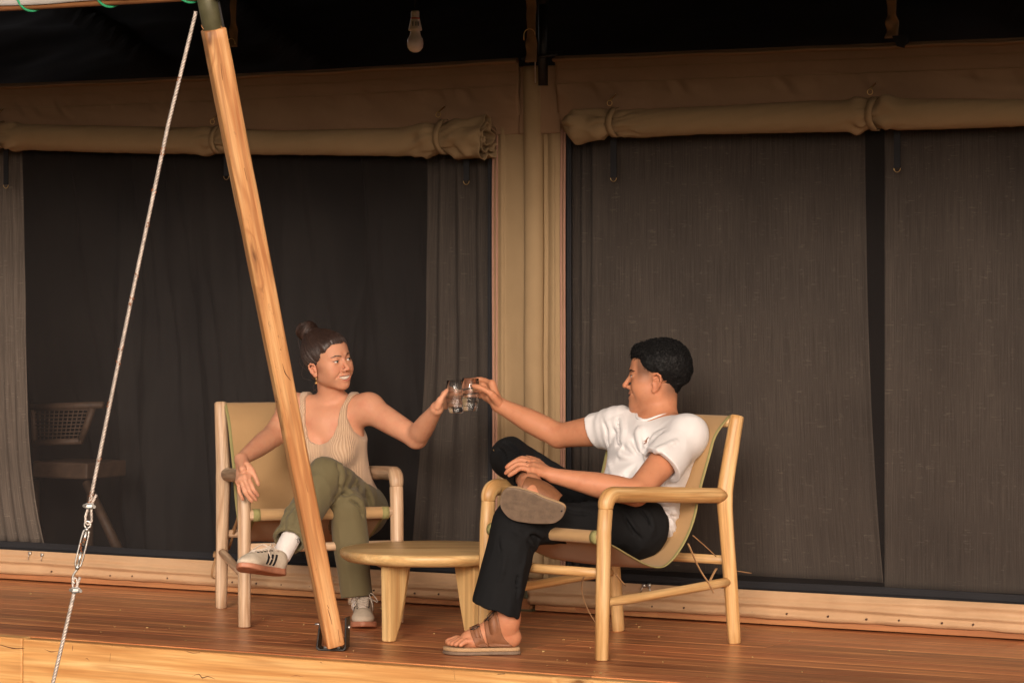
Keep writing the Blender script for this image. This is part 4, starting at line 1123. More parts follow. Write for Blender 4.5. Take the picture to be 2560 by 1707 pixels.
def sdf_obj(name, parts, mat, parent, cols=None, gfn=None, label=None, smooth_it=0):
    """parts = list of (V, F); one mesh object"""
    V = np.concatenate([p[0] for p in parts]); off = 0; Fs = []
    for p in parts: Fs.append(p[1] + off); off += len(p[0])
    Fs = np.concatenate(Fs)
    if smooth_it:
        e = np.concatenate([Fs[:, [0, 1]], Fs[:, [1, 2]], Fs[:, [2, 3]], Fs[:, [3, 0]]])
        for _ in range(smooth_it):
            s_ = np.zeros_like(V); cnt = np.zeros(len(V))
            np.add.at(s_, e[:, 0], V[e[:, 1]]); np.add.at(s_, e[:, 1], V[e[:, 0]]); np.add.at(cnt, e[:, 0], 1); np.add.at(cnt, e[:, 1], 1)
            V = np.where(cnt[:, None] > 0, 0.5 * V + 0.5 * s_ / np.maximum(cnt, 1)[:, None], V)
    Mi = np.array(ROOT[root_of(parent).name].inverted()); VL = V @ Mi[:3, :3].T + Mi[:3, 3]
    me = bpy.data.meshes.new(name)
    me.vertices.add(len(VL)); me.vertices.foreach_set('co', VL.astype(f32).ravel())
    me.loops.add(len(Fs) * 4); me.loops.foreach_set('vertex_index', Fs.astype(np.int32).ravel())
    me.polygons.add(len(Fs)); me.polygons.foreach_set('loop_start', np.arange(0, len(Fs) * 4, 4, dtype=np.int32))
    me.polygons.foreach_set('use_smooth', np.ones(len(Fs), bool))
    me.update(calc_edges=True); me.validate()
    if cols is not None:
        c = cols(V); c4 = np.ones((len(V), 4), f32); c4[:, :3] = c
        a = me.attributes.new('tint', 'FLOAT_COLOR', 'POINT'); a.data.foreach_set('color', c4.ravel())
    gc_ = gfn(V) if gfn is not None else VL
    a = me.attributes.new('gco', 'FLOAT_VECTOR', 'POINT'); a.data.foreach_set('vector', np.asarray(gc_, f32).ravel())
    me.materials.append(mat)
    o = bpy.data.objects.new(name, me); COL.objects.link(o); o.parent = parent
    if label: o['label'] = label
    return o
def box_of(fld, pad=0.02):
    ops = [o for o in fld.ops if o[1] < 100 and o[3] == 'u']
    return np.min([o[0] - o[1] for o in ops], 0) - pad, np.max([o[0] + o[1] for o in ops], 0) + pad

# skin, hair and cloth materials
def skin_mat(name, base, red, stub=(0.05, 0.03, 0.022)):
    m, t, b = new_mat(name)
    o = coords(t, 'gco'); n = noise(t, o, 22, 5, 0.65); n2 = noise(t, o, 260, 2, 0.6)
    c = ramp(t, n, [(0.30, tuple(min(1, x * 1.03) for x in base)), (0.5, base), (0.75, red)])
    a = t.nodes.new('ShaderNodeAttribute'); a.attribute_name = 'tint'
    sp = t.nodes.new('ShaderNodeSeparateColor'); t.links.new(a.outputs['Color'], sp.inputs[0])
    c = mixc(t, mth(t, 'MULTIPLY', sp.outputs[2], 0.28), c, (red[0] * 1.02, red[1] * 0.68, red[2] * 0.66))
    c = mixc(t, sp.outputs[0], c, (0.40, 0.10, 0.08))
    c = mixc(t, sp.outputs[1], c, stub)
    vor = noise(t, coords(t, 'gco', (1, 1, 1), (5, 2, 1)), 110, 1, 0.4)
    c = mixc(t, mth(t, 'MULTIPLY', mth(t, 'GREATER_THAN', vor, 0.80), 0.4), c, (0.24, 0.09, 0.045))
    t.links.new(c, b.inputs['Base Color']); b.inputs['Roughness'].default_value = 0.56; b.inputs['Specular IOR Level'].default_value = 0.32
    b.inputs['Subsurface Weight'].default_value = 0.18; b.inputs['Subsurface Radius'].default_value = (1.0, 0.35, 0.2); b.inputs['Subsurface Scale'].default_value = 0.008
    bump(t, b, n2, 0.12, 0.0006); return m
M['skin_w'] = skin_mat('skin_light', (0.56, 0.275, 0.165), (0.52, 0.225, 0.135))
M['skin_m'] = skin_mat('skin_tanned', (0.47, 0.205, 0.108), (0.41, 0.165, 0.085))
def hair_mat(name, col, hi, rough=0.42, sc=(260, 260, 6), spec=.4):
    m, t, b = new_mat(name); o = coords(t, 'gco', sc); n = noise(t, o, 1.0, 3, 0.6)
    t.links.new(ramp(t, n, [(0.3, col), (0.75, hi)]), b.inputs['Base Color']); b.inputs['Roughness'].default_value = rough
    b.inputs['Specular IOR Level'].default_value = spec; bump(t, b, n, 0.6, 0.001); return m
M['hair_w'] = hair_mat('brown_hair', (0.016, 0.009, 0.0075), (0.070, 0.040, 0.030), 0.42)
M['hair_m'] = hair_mat('black_hair', (0.0035, 0.0035, 0.004), (0.008, 0.0075, 0.007), 0.62, (300, 300, 300), .18)
M['trouser_black'] = fabric('black_twill', (0.0085, 0.009, 0.010), (0.012, 0.012, 0.012), rough=0.9, weave=1200, wscale=.2, kind='gco', spec=.1)
M['trouser_olive'] = fabric('olive_twill', (0.155, 0.130, 0.066), (0.130, 0.108, 0.054), rough=0.8, weave=1000, wscale=.15, kind='gco', sheen=.1)
M['tee'] = fabric('white_jersey', (0.68, 0.66, 0.65), (0.65, 0.63, 0.62), rough=0.85, weave=900, wscale=.06, kind='gco', sheen=.1)
M['sock'] = fabric('white_sock', (0.74, 0.69, 0.65), (0.70, 0.65, 0.61), weave=700, kind='gco')
M['suede'] = fabric('pale_suede', (0.58, 0.50, 0.39), (0.50, 0.42, 0.32), weave=500, wscale=.2, blot=40, kind='gco')
M['shoe_white'] = fabric('worn_white_leather', (0.66, 0.58, 0.50), (0.58, 0.50, 0.42), rough=.6, weave=300, blot=30, kind='gco')
M['gum'] = plain('gum_rubber', (0.44, 0.185, 0.105), rough=.55, dirt=.2)
M['sandal'] = plain('brown_leather', (0.21, 0.085, 0.036), rough=.6, dirt=.2, scale=50)
M['cork'] = plain('cork', (0.42, 0.27, 0.14), rough=.85, dirt=.4, scale=400, bmp=.4)
M['sole_rubber'] = plain('grey_brown_rubber', (0.17, 0.115, 0.075), rough=.75, dirt=.25, scale=60)
M['lace'] = fabric('shoe_lace', (0.62, 0.53, 0.43), (0.55, 0.47, 0.38), weave=600)
M['eye_white'] = plain('eye_white', (0.70, 0.64, 0.60), rough=.15, dirt=.03, bmp=0)
M['iris_w'] = plain('iris_grey', (0.10, 0.11, 0.085), rough=.1, dirt=.3, scale=800, bmp=0)
M['iris_m'] = plain('iris_brown', (0.06, 0.03, 0.015), rough=.1, dirt=.3, scale=800, bmp=0)
M['pupil'] = plain('pupil', (0.004, 0.004, 0.004), rough=.05, dirt=0, bmp=0)
M['teeth'] = plain('teeth', (0.66, 0.57, 0.47), rough=.2, dirt=.05, bmp=0)
M['mouth_in'] = plain('mouth_inside', (0.10, 0.02, 0.018), rough=.5, bmp=0)
def knit_mat():
    m, t, b = new_mat('ribbed_knit'); a = coords(t, 'gco')
    wv = t.nodes.new('ShaderNodeTexWave'); wv.wave_type = 'BANDS'; wv.bands_direction = 'X'; wv.inputs['Scale'].default_value = 52; wv.inputs['Distortion'].default_value = .6; wv.inputs['Detail'].default_value = 1
    t.links.new(a, wv.inputs['Vector']); n = noise(t, a, 500, 2, .6)
    c = mixc(t, mth(t, 'MULTIPLY', wv.outputs['Fac'], .85), (0.42, 0.275, 0.170), (0.60, 0.43, 0.29)); c = mixc(t, mth(t, 'MULTIPLY', n, .25), c, (0.40, 0.27, 0.17))
    t.links.new(c, b.inputs['Base Color']); b.inputs['Roughness'].default_value = .9; b.inputs['Sheen Weight'].default_value = .2
    bump(t, b, mth(t, 'ADD', wv.outputs['Fac'], mth(t, 'MULTIPLY', n, .3)), .8, .002); return m
M['knit'] = knit_mat()

class Xf:
    """local frame: x = person's right, y = forward, z = up"""
    def __init__(s, c, fwd, up=(0, 0, 1), sc=1.0):
        s.c = np.asarray(c, float); y = nrm(fwd); z = np.asarray(up, float); z = nrm(z - y * (z @ y)); x = np.cross(y, z)
        s.R = np.stack([x, y, z]); s.s = sc
    def __call__(s, x, y, z): return s.c + (np.array([x, y, z]) * s.s) @ s.R
    def inv(s, P_): return (np.asarray(P_) - s.c) @ s.R.T / s.s

def build_head(fld, H, woman):
    s = H.s; R_ = H.R
    def ell(c, r, k, mode='u', ax=None): fld.ell(H(*c), np.array(r if not np.isscalar(r) else [r] * 3) * s, R_ if ax is None else ax @ R_, k * s, mode)
    def con(a, b, ra, rb, k, mode='u', **kw): fld.cone(H(*a), H(*b), ra * s, rb * s, k * s, mode, **kw)
    jw = 0.037 if woman else 0.051; j2 = .013 if woman else .018
    ell((0, -.016, .034), (.072, .092, .078), .0)
    ell((0, .034, .034), (.057, .050, .046), .03)
    ell((0, .028, -.026 if woman else -.030), (.059 if woman else .058, .059, .066 if woman else .070), .025)
    for q in (-1, 1):
        ell((q * .046, .048, -.018), (.018, .024, .016), .025)
        ell((q * .034, .064, -.038), (.020, .018, .019), .02)                   # cheek lifted by the smile
        ell((q * .042, .038, -.056), (.016, .026, .022), .03)
        con((q * jw, -.004, -.060), (q * j2, .060 if woman else .068, -.092 if woman else -.096), .014 if woman else .018, .015, .03)
        con((q * .012, .083, .020), (q * .042, .066, .017), .0075, .006, .014)     # brow
    ell((0, .070 if woman else .080, -.095 if woman else -.099), (.017, .014, .014 if woman else .016), .020)
    ell((0, .072 if woman else .076, -.064), (.028, .017, .022), .02)
    for q in (-1, 1): ell((q * .031, .096, .0), (.0165, .013, .0095), .014, 's')
    nl = .0 if woman else .004
    con((0, .082, .010), (0, .103 + nl, -.028), .0060, .0078, .012)
    ell((0, .1045 + nl, -.0335), (.0098, .0095, .0085), .007)
    for q in (-1, 1):
        ell((q * .0125, .095, -.038), (.0065, .009, .0065), .007)
        ell((q * .0062, .099 + nl * .6, -.0425), (.0030, .0045, .0030), .002, 's')
    # lips and open smile
    def mouth(x): return (x, .0885 + (0 if woman else .003) - 9.5 * x * x, -.0655 + 9.5 * x * x)
    mu = .0060 if woman else .0046; ml = .0126 if woman else .0098
    xs = np.linspace(-.0330, .0330, 11)
    up_ = [mouth(x) for x in xs]
    for i in range(10):
        a, b = up_[i], up_[i + 1]; th = lambda x: .0036 * (1 - (abs(x) / .034) ** 2) + .0008
        con((a[0], a[1], a[2] + mu), (b[0], b[1], b[2] + mu), th(a[0]), th(b[0]), .004)
        lo_ = lambda p: (p[0], p[1] - .002, p[2] - ml + 9.5 * p[0] ** 2)
        con(lo_(a), lo_(b), th(a[0]) * 1.25, th(b[0]) * 1.25, .005)
    op = .0068 if woman else .0046
    for i in range(1, 9):
        a, b = up_[i], up_[i + 1]; con((a[0], a[1] - .003, a[2] - .0022), (b[0], b[1] - .003, b[2] - .0022), op * (1 - (a[0] / .0325) ** 2) + .0005, op * (1 - (b[0] / .0325) ** 2) + .0005, .001, 's')
        con((a[0], a[1] + .004, a[2] - .0022), (b[0], b[1] + .004, b[2] - .0022), op * (1 - (a[0] / .0325) ** 2) + .0004, op * (1 - (b[0] / .0325) ** 2) + .0004, .001, 's')
    for q in (-1, 1):
        # smile crease
        con((q * .022, .087, -.042), (q * .038, .074, -.062), .0010, .0012, .008, 's')
        # lids
        ell((q * .031, .0730, .0), (.0142, .0142, .0132), .005)
        tilt = np.array([[math.cos(q * .10), 0, -math.sin(q * .10) * -1], [0, 1, 0], [math.sin(q * .10) * -1, 0, math.cos(q * .10)]])
        ell((q * .0315, .0880, -.0010), (.0128 if woman else .0136, .012, .0029 if woman else .0036), .0015, 's', tilt)
    # ears
    es = .80 if woman else 1.0
    for q in (-1, 1):
        e = lambda y, z, o=0: (q * (.0735 + o), -.006 + (y + .006) * es, -.028 + (z + .028) * es)
        ell(e(-.006, -.026, .0), (.006, .015, .027), .006)
        rim = [e(.006, -.006, .002), e(.002, .006, .006), e(-.010, .009, .010), e(-.021, .001, .012), e(-.023, -.014, .011), e(-.017, -.032, .008), e(-.006, -.046, .004), e(.004, -.052, .002), e(.008, -.046, .001)]
        for i in range(len(rim) - 1): con(rim[i], rim[i + 1], .0036, .0036, .003)
        ell(e(.002, -.050, .003), (.0040, .0065, .0075), .004)
        ell(e(-.002, -.024, .010), (.005, .0065 * es, .011 * es), .004, 's')
        con(e(-.001, -.014, .0055), e(-.013, -.010, .0065), .0024, .0022, .004); con(e(-.013, -.010, .0065), e(-.014, -.034, .006), .0022, .0026, .004)
        ell(e(.006, -.026, .004), (.003, .003, .005), .004)
def head_tint(H, woman):
    def fn(P_):
        q = H.inv(P_); x, y, z = q[:, 0], q[:, 1], q[:, 2]; ax = np.abs(x); out = np.zeros((len(P_), 3), f32)
        zc = -.0655 + 9.5 * x * x
        lo_e = zc - .0165 * (1 - (ax / .034) ** 2); hi_e = zc + .0095 * (1 - (ax / .033) ** 2)
        lip = (ax < .033) & (y > .064) & (z > lo_e) & (z < hi_e)
        lv = np.clip(np.minimum(z - lo_e, hi_e - z) / .0025 + .2, 0, 1) * (ax < .032) * (y > .066)
        out[:, 0] = lv * (.60 if woman else .32)
        bc = .0175 + .004 * np.sin((ax - .012) / .034 * 3.1) + (.000 if woman else -.002)
        br = np.clip(1.3 - np.abs(z - bc) / ((.0030 if woman else .0042) * np.clip(1.25 - (ax - .012) / .05, .35, 1)), 0, 1) * (ax > .011) * (ax < .047) * (y > .04)
        out[:, 1] = br * (.80 if woman else .9)
        # lashes
        le = np.clip(1.2 - np.abs((z - .0030 + .0) / .0022), 0, 1) * (np.abs(ax - .031) < .0145) * (y > .072)
        out[:, 1] = np.maximum(out[:, 1], le * (.85 if woman else .6))
        if not woman:   # faded stubble on the temple, sideburn and nape
            ss = lambda v, a_, b_: np.clip((v - a_) / (b_ - a_), 0, 1)
            side = ss(y, .070, .056) * ss(y, .006, .022) * ss(z, -.030, .012) * (ax > .035) * .68
            nape = ss(y, -.020, -.045) * ss(z, -.088, -.050) * .62
            brd = ss(z, -.040, -.075) * ss(y, -.01, .03) * .13
            out[:, 1] = np.maximum(out[:, 1], np.maximum(np.maximum(side, nape), np.where(lv > .3, 0, brd)))
        ch = np.exp(-(((ax - .040) / .018) ** 2 + ((z + .034) / .016) ** 2)) * (y > .03)
        nose = np.exp(-((ax / .012) ** 2 + ((z + .033) / .012) ** 2)) * (y > .085)
        ear = (ax > .071) & (z < .012) & (z > -.062) & (y < .012) & (y > -.03)
        out[:, 2] = np.clip(ch * .8 + nose * .6 + ear * .7, 0, 1)
        return out
    return fn
def eyes_teeth(H, person, woman, gaze):
    gz = nrm(gaze)
    for q in (-1, 1):
        c = H(q * .031, .0728, -.0005); x_, y_, d_ = frame(gz); r = .0128 * H.s
        g = Geo(); prof = [(r * math.sin(a), r * math.cos(a)) for a in np.linspace(0.55, math.pi, 14)]; lathe(g, prof, c, 24, axis=gz)
        e = put('eye', g, M['eye_white'], person)
        g = Geo(); prof = [(r * math.sin(a) , r * math.cos(a) + .0003) for a in np.linspace(.22, .56, 4)]; lathe(g, prof, c, 24, axis=gz); put('iris', g, M['iris_w' if woman else 'iris_m'], e)
        g = Geo(); prof = [(0.00005, r + .0004)] + [(r * math.sin(a), r * math.cos(a) + .0004) for a in (.12, .23)]; lathe(g, prof, c, 16, axis=gz); put('pupil', g, M['pupil'], e)
    g = Geo(); n = 14
    for i in range(n):
        x = (i - (n - 1) / 2) * .0044; yy = .0850 + (0 if woman else .003) - 9.5 * x * x; zz = -.0668 + 8.5 * x * x; hh = (.0066 if woman else .0054) * (1 - (abs(x) / .036) ** 2)
        a_ = math.atan2(-19 * x, 1)
        R2 = np.array([[math.cos(a_), math.sin(a_), 0], [-math.sin(a_), math.cos(a_), 0], [0, 0, 1]]) @ H.R
        lathe(g, [(.0001, -hh), (.0014, -hh), (.0023, -hh * .7), (.0022, hh), (.0001, hh)], H(x, yy, zz), 8, axis=H.R[2])
    put('teeth', g, M['teeth'], person)
    g = Geo()
    grid(g, lambda s, t: H.c + (np.stack([(s - .5) * .050, .0790 - 9.0 * ((s - .5) * .050) ** 2, -.076 + .018 * t + 8 * ((s - .5) * .050) ** 2], 1) * H.s) @ H.R, 12, 4)
    put('mouth_inside', g, M['mouth_in'], person)
NAILS = []
def finger(fld, pts, r0, r1, k=.004, nail=None):
    # slight bulge at the joints, slimmer between them, blended inside each finger before it meets its neighbours
    c = Fld(); pp = smooth_path([np.asarray(p, float) for p in pts], 3)
    rr = [r0 * 1.0, r0 * .97, r0 * .96, (r0 * .6 + r1 * .4) * 1.02, r1 * 1.04, r1 * 1.02, r1 * 1.03, r1 * .99, r1 * .97, r1 * .86]
    for i in range(len(pp) - 1): c.cone(pp[i], pp[i + 1], rr[i], rr[i + 1], .003)
    lo, hi = box_of(c, 0); fld.add((lo + hi) / 2, float(np.linalg.norm(hi - lo) / 2), lambda p: c.ev(p), 'u', .0045)
    if nail is not None: NAILS.append((np.asarray(pts[-1]) + nail * r1 * .7, r1 * .8))
def palm(fld, wrist, kn, wr=.024, thick=.0125, k=.02):
    k = .007
    for p in kn: fld.cone(wrist, p, wr * .72, thick * .92, k)
    for a, b in zip(kn[:-1], kn[1:]): fld.cone(a, b, thick * .86, thick * .84, .01)

def project(fld, c0, pts, out=.0006, far=.35):
    """push points radially (from c0) on to the zero surface of the field"""
    pts = np.asarray(pts, float); d = pts - c0; d /= np.linalg.norm(d, axis=1)[:, None]
    lo = np.full(len(pts), .02); hi = np.full(len(pts), far)
    for _ in range(16):
        m = (lo + hi) / 2; v = fld.ev((c0 + d * m[:, None]).astype(f32)); ins = v < 0
        lo = np.where(ins, m, lo); hi = np.where(ins, hi, m)
    return c0 + d * (lo + out)[:, None]

def brows(H, fld, person, woman, mat):
    """eyebrow hairs and a lash line lying on the face"""
    rg = np.random.RandomState(2)
    for q in (-1, 1):
        g = Geo(); st = []; N_ = 60
        for i in range(N_):
            u = rg.uniform(0, 1); x = .0125 + .033 * u; z = (.0165 if woman else .0150) + .0058 * math.sin(min(u * 1.25, 1) * 2.2) - .002 * u + rg.uniform(-1, 1) * (.0016 if woman else .0024) * (1.1 - u * .8)
            for k_ in range(3): st.append(H(q * (x + k_ * .0034 * (1 if u > .15 else .4)), .12, z + k_ * (.0010 if u < .6 else -.0004)))
        st = np.array(st); ts = np.linspace(0, .1, 120); out = []
        for p in st:
            pts = (p[None] - H.R[1][None] * ts[:, None]).astype(f32); d = fld.ev(pts); i = int(np.argmax(d < 0)); out.append(pts[i].astype(float) + H.R[1] * .0003)
        for i in range(N_): tube(g, out[i * 3:i * 3 + 3], [.0007, .0006, .0004], 4, cap=False)
        put('eyebrow', g, mat, person)
        g = Geo(); c = H(q * .031, .0730, .0); pts = []
        for a in np.linspace(-1.0, 1.0, 12):
            v = np.array([q * .0135 * math.sin(a * 1.05), .0137 * math.cos(a * 1.02), .0042 * (1 - a * a) + (-.0002 if a * 1 < 0 else .0012 * a)]); v = v / np.linalg.norm(v) * .0143
            pts.append(H(q * .031 + v[0], .0730 + v[1], v[2]))
        tube(g, pts, [.0006, .0014, .0014, .0008], 5); put('lash_line', g, mat, person)

def ray_hit(fld, px, py, y0, y1, n=400):
    ts = np.linspace(y0, y1, n); pts = np.stack([P(px, py, t) for t in ts]).astype(f32); d = fld.ev(pts); i = np.argmax(d < 0); return pts[i].astype(float) if d[i] < 0 else None
def creases(fld, lists, y0, y1, r=.004, k=.012, ridge=.0035):
    """press valleys into the cloth along lines, with a soft ridge beside each"""
    todo = []
    for pts in lists:
        sm = smooth_path([np.array([a, b, 0.]) for a, b in pts], 4); h = [ray_hit(fld, q[0], q[1], y0, y1, 200) for q in sm]; h = [x for x in h if x is not None]
        if len(h) > 2: todo.append((h, [ray_hit(fld, q[0] + 5, q[1] - 6, y0, y1, 200) for q in sm]))
    for h, h2 in todo:
        n = len(h); fld.chain(h, [r * .3, r, r * 1.1, r * .3], k, 's')
        h2 = [x for x in h2 if x is not None]
        if len(h2) > 2: fld.chain(h2, [ridge * .2, ridge, ridge, ridge * .2], k)
# ------------------------------------------------------------------ shared body builder
def fold_noise(V, A, f1, f2, seed, sharp=2.0):
    """soft ridges: A = 3x3 frame, stretched along its third axis"""
    q = np.asarray(V, float) @ np.asarray(A, float).T
    q = q * np.array([f1, f1, f2])
    n = vnoise(q, 1.0, seed) + 0.5 * vnoise(q * 2.1, 1.0, seed + 1)
    return np.clip(1 - np.abs(n), 0, 1) ** sharp - 0.35
def regions(spheres):
    def hi(c, s): 
        m = np.zeros(len(c), bool)
        for (p, r) in spheres: m |= ((c - np.asarray(p, f32)) ** 2).sum(1) < (r + s) ** 2
        return m
    def lo(c, s):
        m = np.ones(len(c), bool)
        for (p, r) in spheres:
            m &= ((c - np.asarray(p, f32)) ** 2).sum(1) > max(r - .011 - (s if s > .006 else 0), 0) ** 2
        return m
    def hi_f(c, s): return hi(c, s if s > .004 else 0)
    return hi_f, lo
def torso_frame(shL, shR, neck, belly):
    x = nrm(shR - shL); z = nrm(neck - belly); z = nrm(z - x * (z @ x)); y = np.cross(z, x); return np.stack([x, y, z])

def tint_all(H, woman, nails):
    ht = head_tint(H, woman); hc = H.c
    def fn(V):
        out = np.zeros((len(V), 3), f32); m = ((V - hc) ** 2).sum(1) < .16 ** 2
        if m.any(): out[m] = ht(V[m])
        for (c, r) in nails:
            d = np.sqrt(((V - c) ** 2).sum(1)); out[:, 0] = np.maximum(out[:, 0], np.clip(1.4 - d / r, 0, 1) * .12)
        return out
    return fn

# ================================================================== the man
man = thing('person', 'man in a white t-shirt and black trousers with legs crossed, holding out a glass', 'person', G(1560, 1640))
HM = Xf(P(1642, 939, 10.90), (-.985, .15, -.01), up=(.03, 0, 1), sc=1.03)
shL, shR = P(1718, 1086, 10.73), P(1548, 1068, 10.97)
nkM = P(1652, 1052, 10.885); chM = P(1636, 1136, 10.85); beM = P(1602, 1236, 10.79); peM = P(1566, 1312, 10.735)
TM = torso_frame(shL, shR, nkM, beM); T2 = torso_frame(shL, shR, beM, peM)
elL, wrL = P(1590, 1232, 10.495), P(1384, 1189, 10.475)
elR, wrR = P(1397, 1089, 11.12), P(1247, 1012, 11.20)
hipL, knL, anL = P(1602, 1326, 10.64), P(1292, 1308, 10.43), P(1270, 1560, 10.42)
hipR, knR, anR = P(1512, 1318, 10.84), P(1275, 1143, 10.84), P(1326, 1214, 10.42)
def base_body(fld, T_, T2_, nk, ch, be, pe, sL, sR, H, w):
    f = .86 if w else 1.0
    fld.ell(ch - T_[2] * .02, (.150 * f, .105 * f, .155 * f), T_, .0)
    fld.ell(be, (.130 * f, .098 * f, .13 * f), T_, .05); fld.ell(pe, (.155 * (.95 if w else 1), .11, .10), T2_, .06)
    for s_ in (sL, sR):
        fld.cone(nk - T_[2] * .012, s_ + T_[2] * .004, .046 * f, .047 * f, .04)
        fld.ell(s_, (.050 if w else .056), None, .03)
        fld.cone(ch + T_[2] * .05 + T_[1] * .02, s_, .07 * f, .045 * f, .05)
    sk = H(0, -.018, -.045)
    fld.cone(nk - T_[2] * .03, sk, .052 if w else .063, .042 if w else .054, .03)
    fld.cone(nk + T_[1] * .02 - T_[2] * .02, H(0, .006, -.062), .036 if w else .046, .031 if w else .038, .025)
def arm(fld, sh, el, wr, rs, rf, k=.02, bulge=None):
    fld.cone(sh, el, list(rs), None, k); fld.cone(el, wr, list(rf), None, .016)
B = Fld()
base_body(B, TM, T2, nkM, chM, beM, peM, shL, shR, HM, False)
arm(B, shL, elL, wrL, [.053, .054, .051, .046, .042], [.043, .0455, .042, .033, .0255])
arm(B, shR, elR, wrR, [.054, .055, .053, .047, .042], [.042, .0445, .042, .034, .0265])
for (h_, k_, a_, r_) in ((hipL, knL, anL, .9), (hipR, knR, anR, .9)):
    B.cone(h_, k_, .070, .045, .03); B.cone(k_, a_, [.042, .046, .040, .033, .031], None, .02)
build_head(B, HM, False)
# left hand lying on the crossed leg
NAILS.clear()
_h0 = len(B.ops)
kn = [P(1334, 1152, 10.527), P(1333, 1158, 10.497), P(1333, 1167, 10.472), P(1332, 1176, 10.452)]
palm(B, wrL, kn, .027, .0140, .02)
B.cone(wrL, P(1338, 1168, 10.482), .022, .0145, .008)
nn = np.array([-.2, -.8, .5])
finger(B, [kn[0], P(1305, 1146, 10.552), P(1290, 1152, 10.567), P(1280, 1160, 10.572)], .0100, .0080, nail=nn * .6)
finger(B, [kn[1], P(1300, 1150, 10.507), P(1281, 1158, 10.507), P(1267, 1168, 10.507)], .0103, .0082, nail=nn)
finger(B, [kn[2], P(1298, 1160, 10.477), P(1279, 1170, 10.477), P(1265, 1182, 10.482)], .0100, .0080, nail=nn)
finger(B, [kn[3], P(1303, 1170, 10.452), P(1287, 1179, 10.447), P(1273, 1188, 10.452)], .0092, .0073, nail=nn)
finger(B, [P(1370, 1180, 10.482), P(1345, 1154, 10.552), P(1325, 1146, 10.577), P(1306, 1144, 10.592)], .0125, .0090)
handF = Fld(); handF.ops = B.ops[_h0:] + []
# right hand round the glass
gc_, ga_ = GL['rig']
def GA(px_z, phi, r):
    """point around the glass: height from a photo row, phi from +x towards the tent"""
    z = EYE - (px_z - HORIZON) * 11.21 / F; h = z - gc_[2]
    c = gc_ + ga_ * (h / ga_[2]); a = rad(phi); return c + np.array([math.cos(a) * r, math.sin(a) * r, 0])
kn = [GA(959, 12, .079), GA(968, 24, .083), GA(981, 32, .080), GA(994, 36, .072)]
palm(B, wrR, kn, .027, .0140, .022)
B.cone(wrR, P(1222, 992, 11.20), .023, .015, .008); B.cone(wrR, P(1228, 985, 11.16), .019, .0135, .016)
for i, (pz, r0) in enumerate(((951, .0096), (963, .0100), (978, .0097), (992, .0088))):
    finger(B, [kn[i], GA(pz - 1, 52, .062), GA(pz + 1, 92, .0445), GA(pz + 5, 128, .0425)], r0, r0 * .82)
finger(B, [P(1246, 1006, 11.175), P(1228, 985, 11.155), P(1205, 971, 11.150), P(1185, 965, 11.158)], .0150, .0098, .010, nail=np.array([0, -.9, .3]))
# planted foot, foot frame: x = his right, y = toe direction
FL = Xf(np.array([G(1296, 1637)[0], 10.44, 0.0]), (-1, -.04, 0))
def foot(fld, FX, sole, anchor, toes=True, sgn=1):
    """sgn +1: big toe on the local +x side"""
    z0 = sole
    fld.ell(FX(0, .030, z0 + .030), (.030, .036, .030), FX.R, .0)
    fld.cone(FX(0, .03, z0 + .03), FX(0, .17, z0 + .022), .030, .026, .03)
    fld.cone(anchor, FX(0, .055, z0 + .045), .033, .036, .03)
    fld.cone(anchor + FX.R[1] * .012, FX(.004 * sgn, .14, z0 + .034), .032, .024, .04)
    fld.cone(FX(.022 * sgn, .165, z0 + .018), FX(-.026 * sgn, .150, z0 + .015), .019, .015, .02)
    if toes:
        for (x, y0, y1, r) in ((.029, .18, .232, .0125), (.009, .18, .230, .0092), (-.006, .175, .221, .0088), (-.020, .168, .209, .0084), (-.033, .158, .194, .0080)):
            pts = [FX(x * sgn * .9, y0 - .02, z0 + .020), FX(x * sgn, (y0 + y1) / 2, z0 + .021), FX(x * sgn, y1, z0 + r + .001)]
            fld.chain(pts, [r, r * 1.02, r], .005); NAILS.append((np.asarray(pts[-1]) + FX.R[2] * r * .9 + FX.R[1] * .002, r * .8))
foot(B, FL, .026, anL + np.array([0, 0, .02]), True, 1)
# crossed foot: sole towards the camera, toes to image right
sole_px = [(320, 1000), (345, 880), (400, 810), (480, 785), (620, 800), (830, 860), (1000, 940), (1190, 1010), (1320, 1060), (1375, 1110), (1378, 1180), (1335, 1270), (1250, 1340), (1150, 1368), (900, 1370), (700, 1347), (560, 1320), (450, 1260), (370, 1170), (328, 1085)]
sole_px = [(1200 + a / 6.535, 1100 + b / 6.535) for a, b in sole_px]
sc0 = P(1330, 1265, 10.285); s_n = nrm([-.28, -.93, -.24])          # sole faces the camera, a little down and left
s_x = nrm(np.array([1, 0, -.18]) - s_n * (np.array([1, 0, -.18]) @ s_n)); s_y = np.cross(s_n, s_x)
def on_sole(px, py, off=0.0):
    d = np.array([(px - 1280.0) / F, 1.0, -(py - HORIZON) / F]); C = np.array([0, 0, EYE]); t = ((sc0 - C) @ s_n) / (d @ s_n); return C + d * t - s_n * off
B.cone(on_sole(1316, 1250, .045), on_sole(1380, 1290, .040), .030, .024, .03)
B.cone(anR, on_sole(1318, 1242, .050), .031, .030, .03); B.cone(anR, on_sole(1345, 1262, .05), .031, .028, .03)
B.ell(P(1311, 1214, 10.375), .0115, None, .02)
hiF, loF = regions([(HM.c, .155), (P(1300, 1165, 10.62), .095), (P(1210, 980, 11.2), .10), (FL(0, .19, .02), .075)])
lo_, hi_ = box_of(B)
mp = [extract(B, lo_, hi_, .0025)]
sdf_obj('body', mp, M['skin_m'], man, cols=tint_all(HM, False, list(NAILS)), smooth_it=1)
eyes_teeth(HM, man, False, (-.985, .12, -.03)); brows(HM, B, man, False, M['hair_m'])

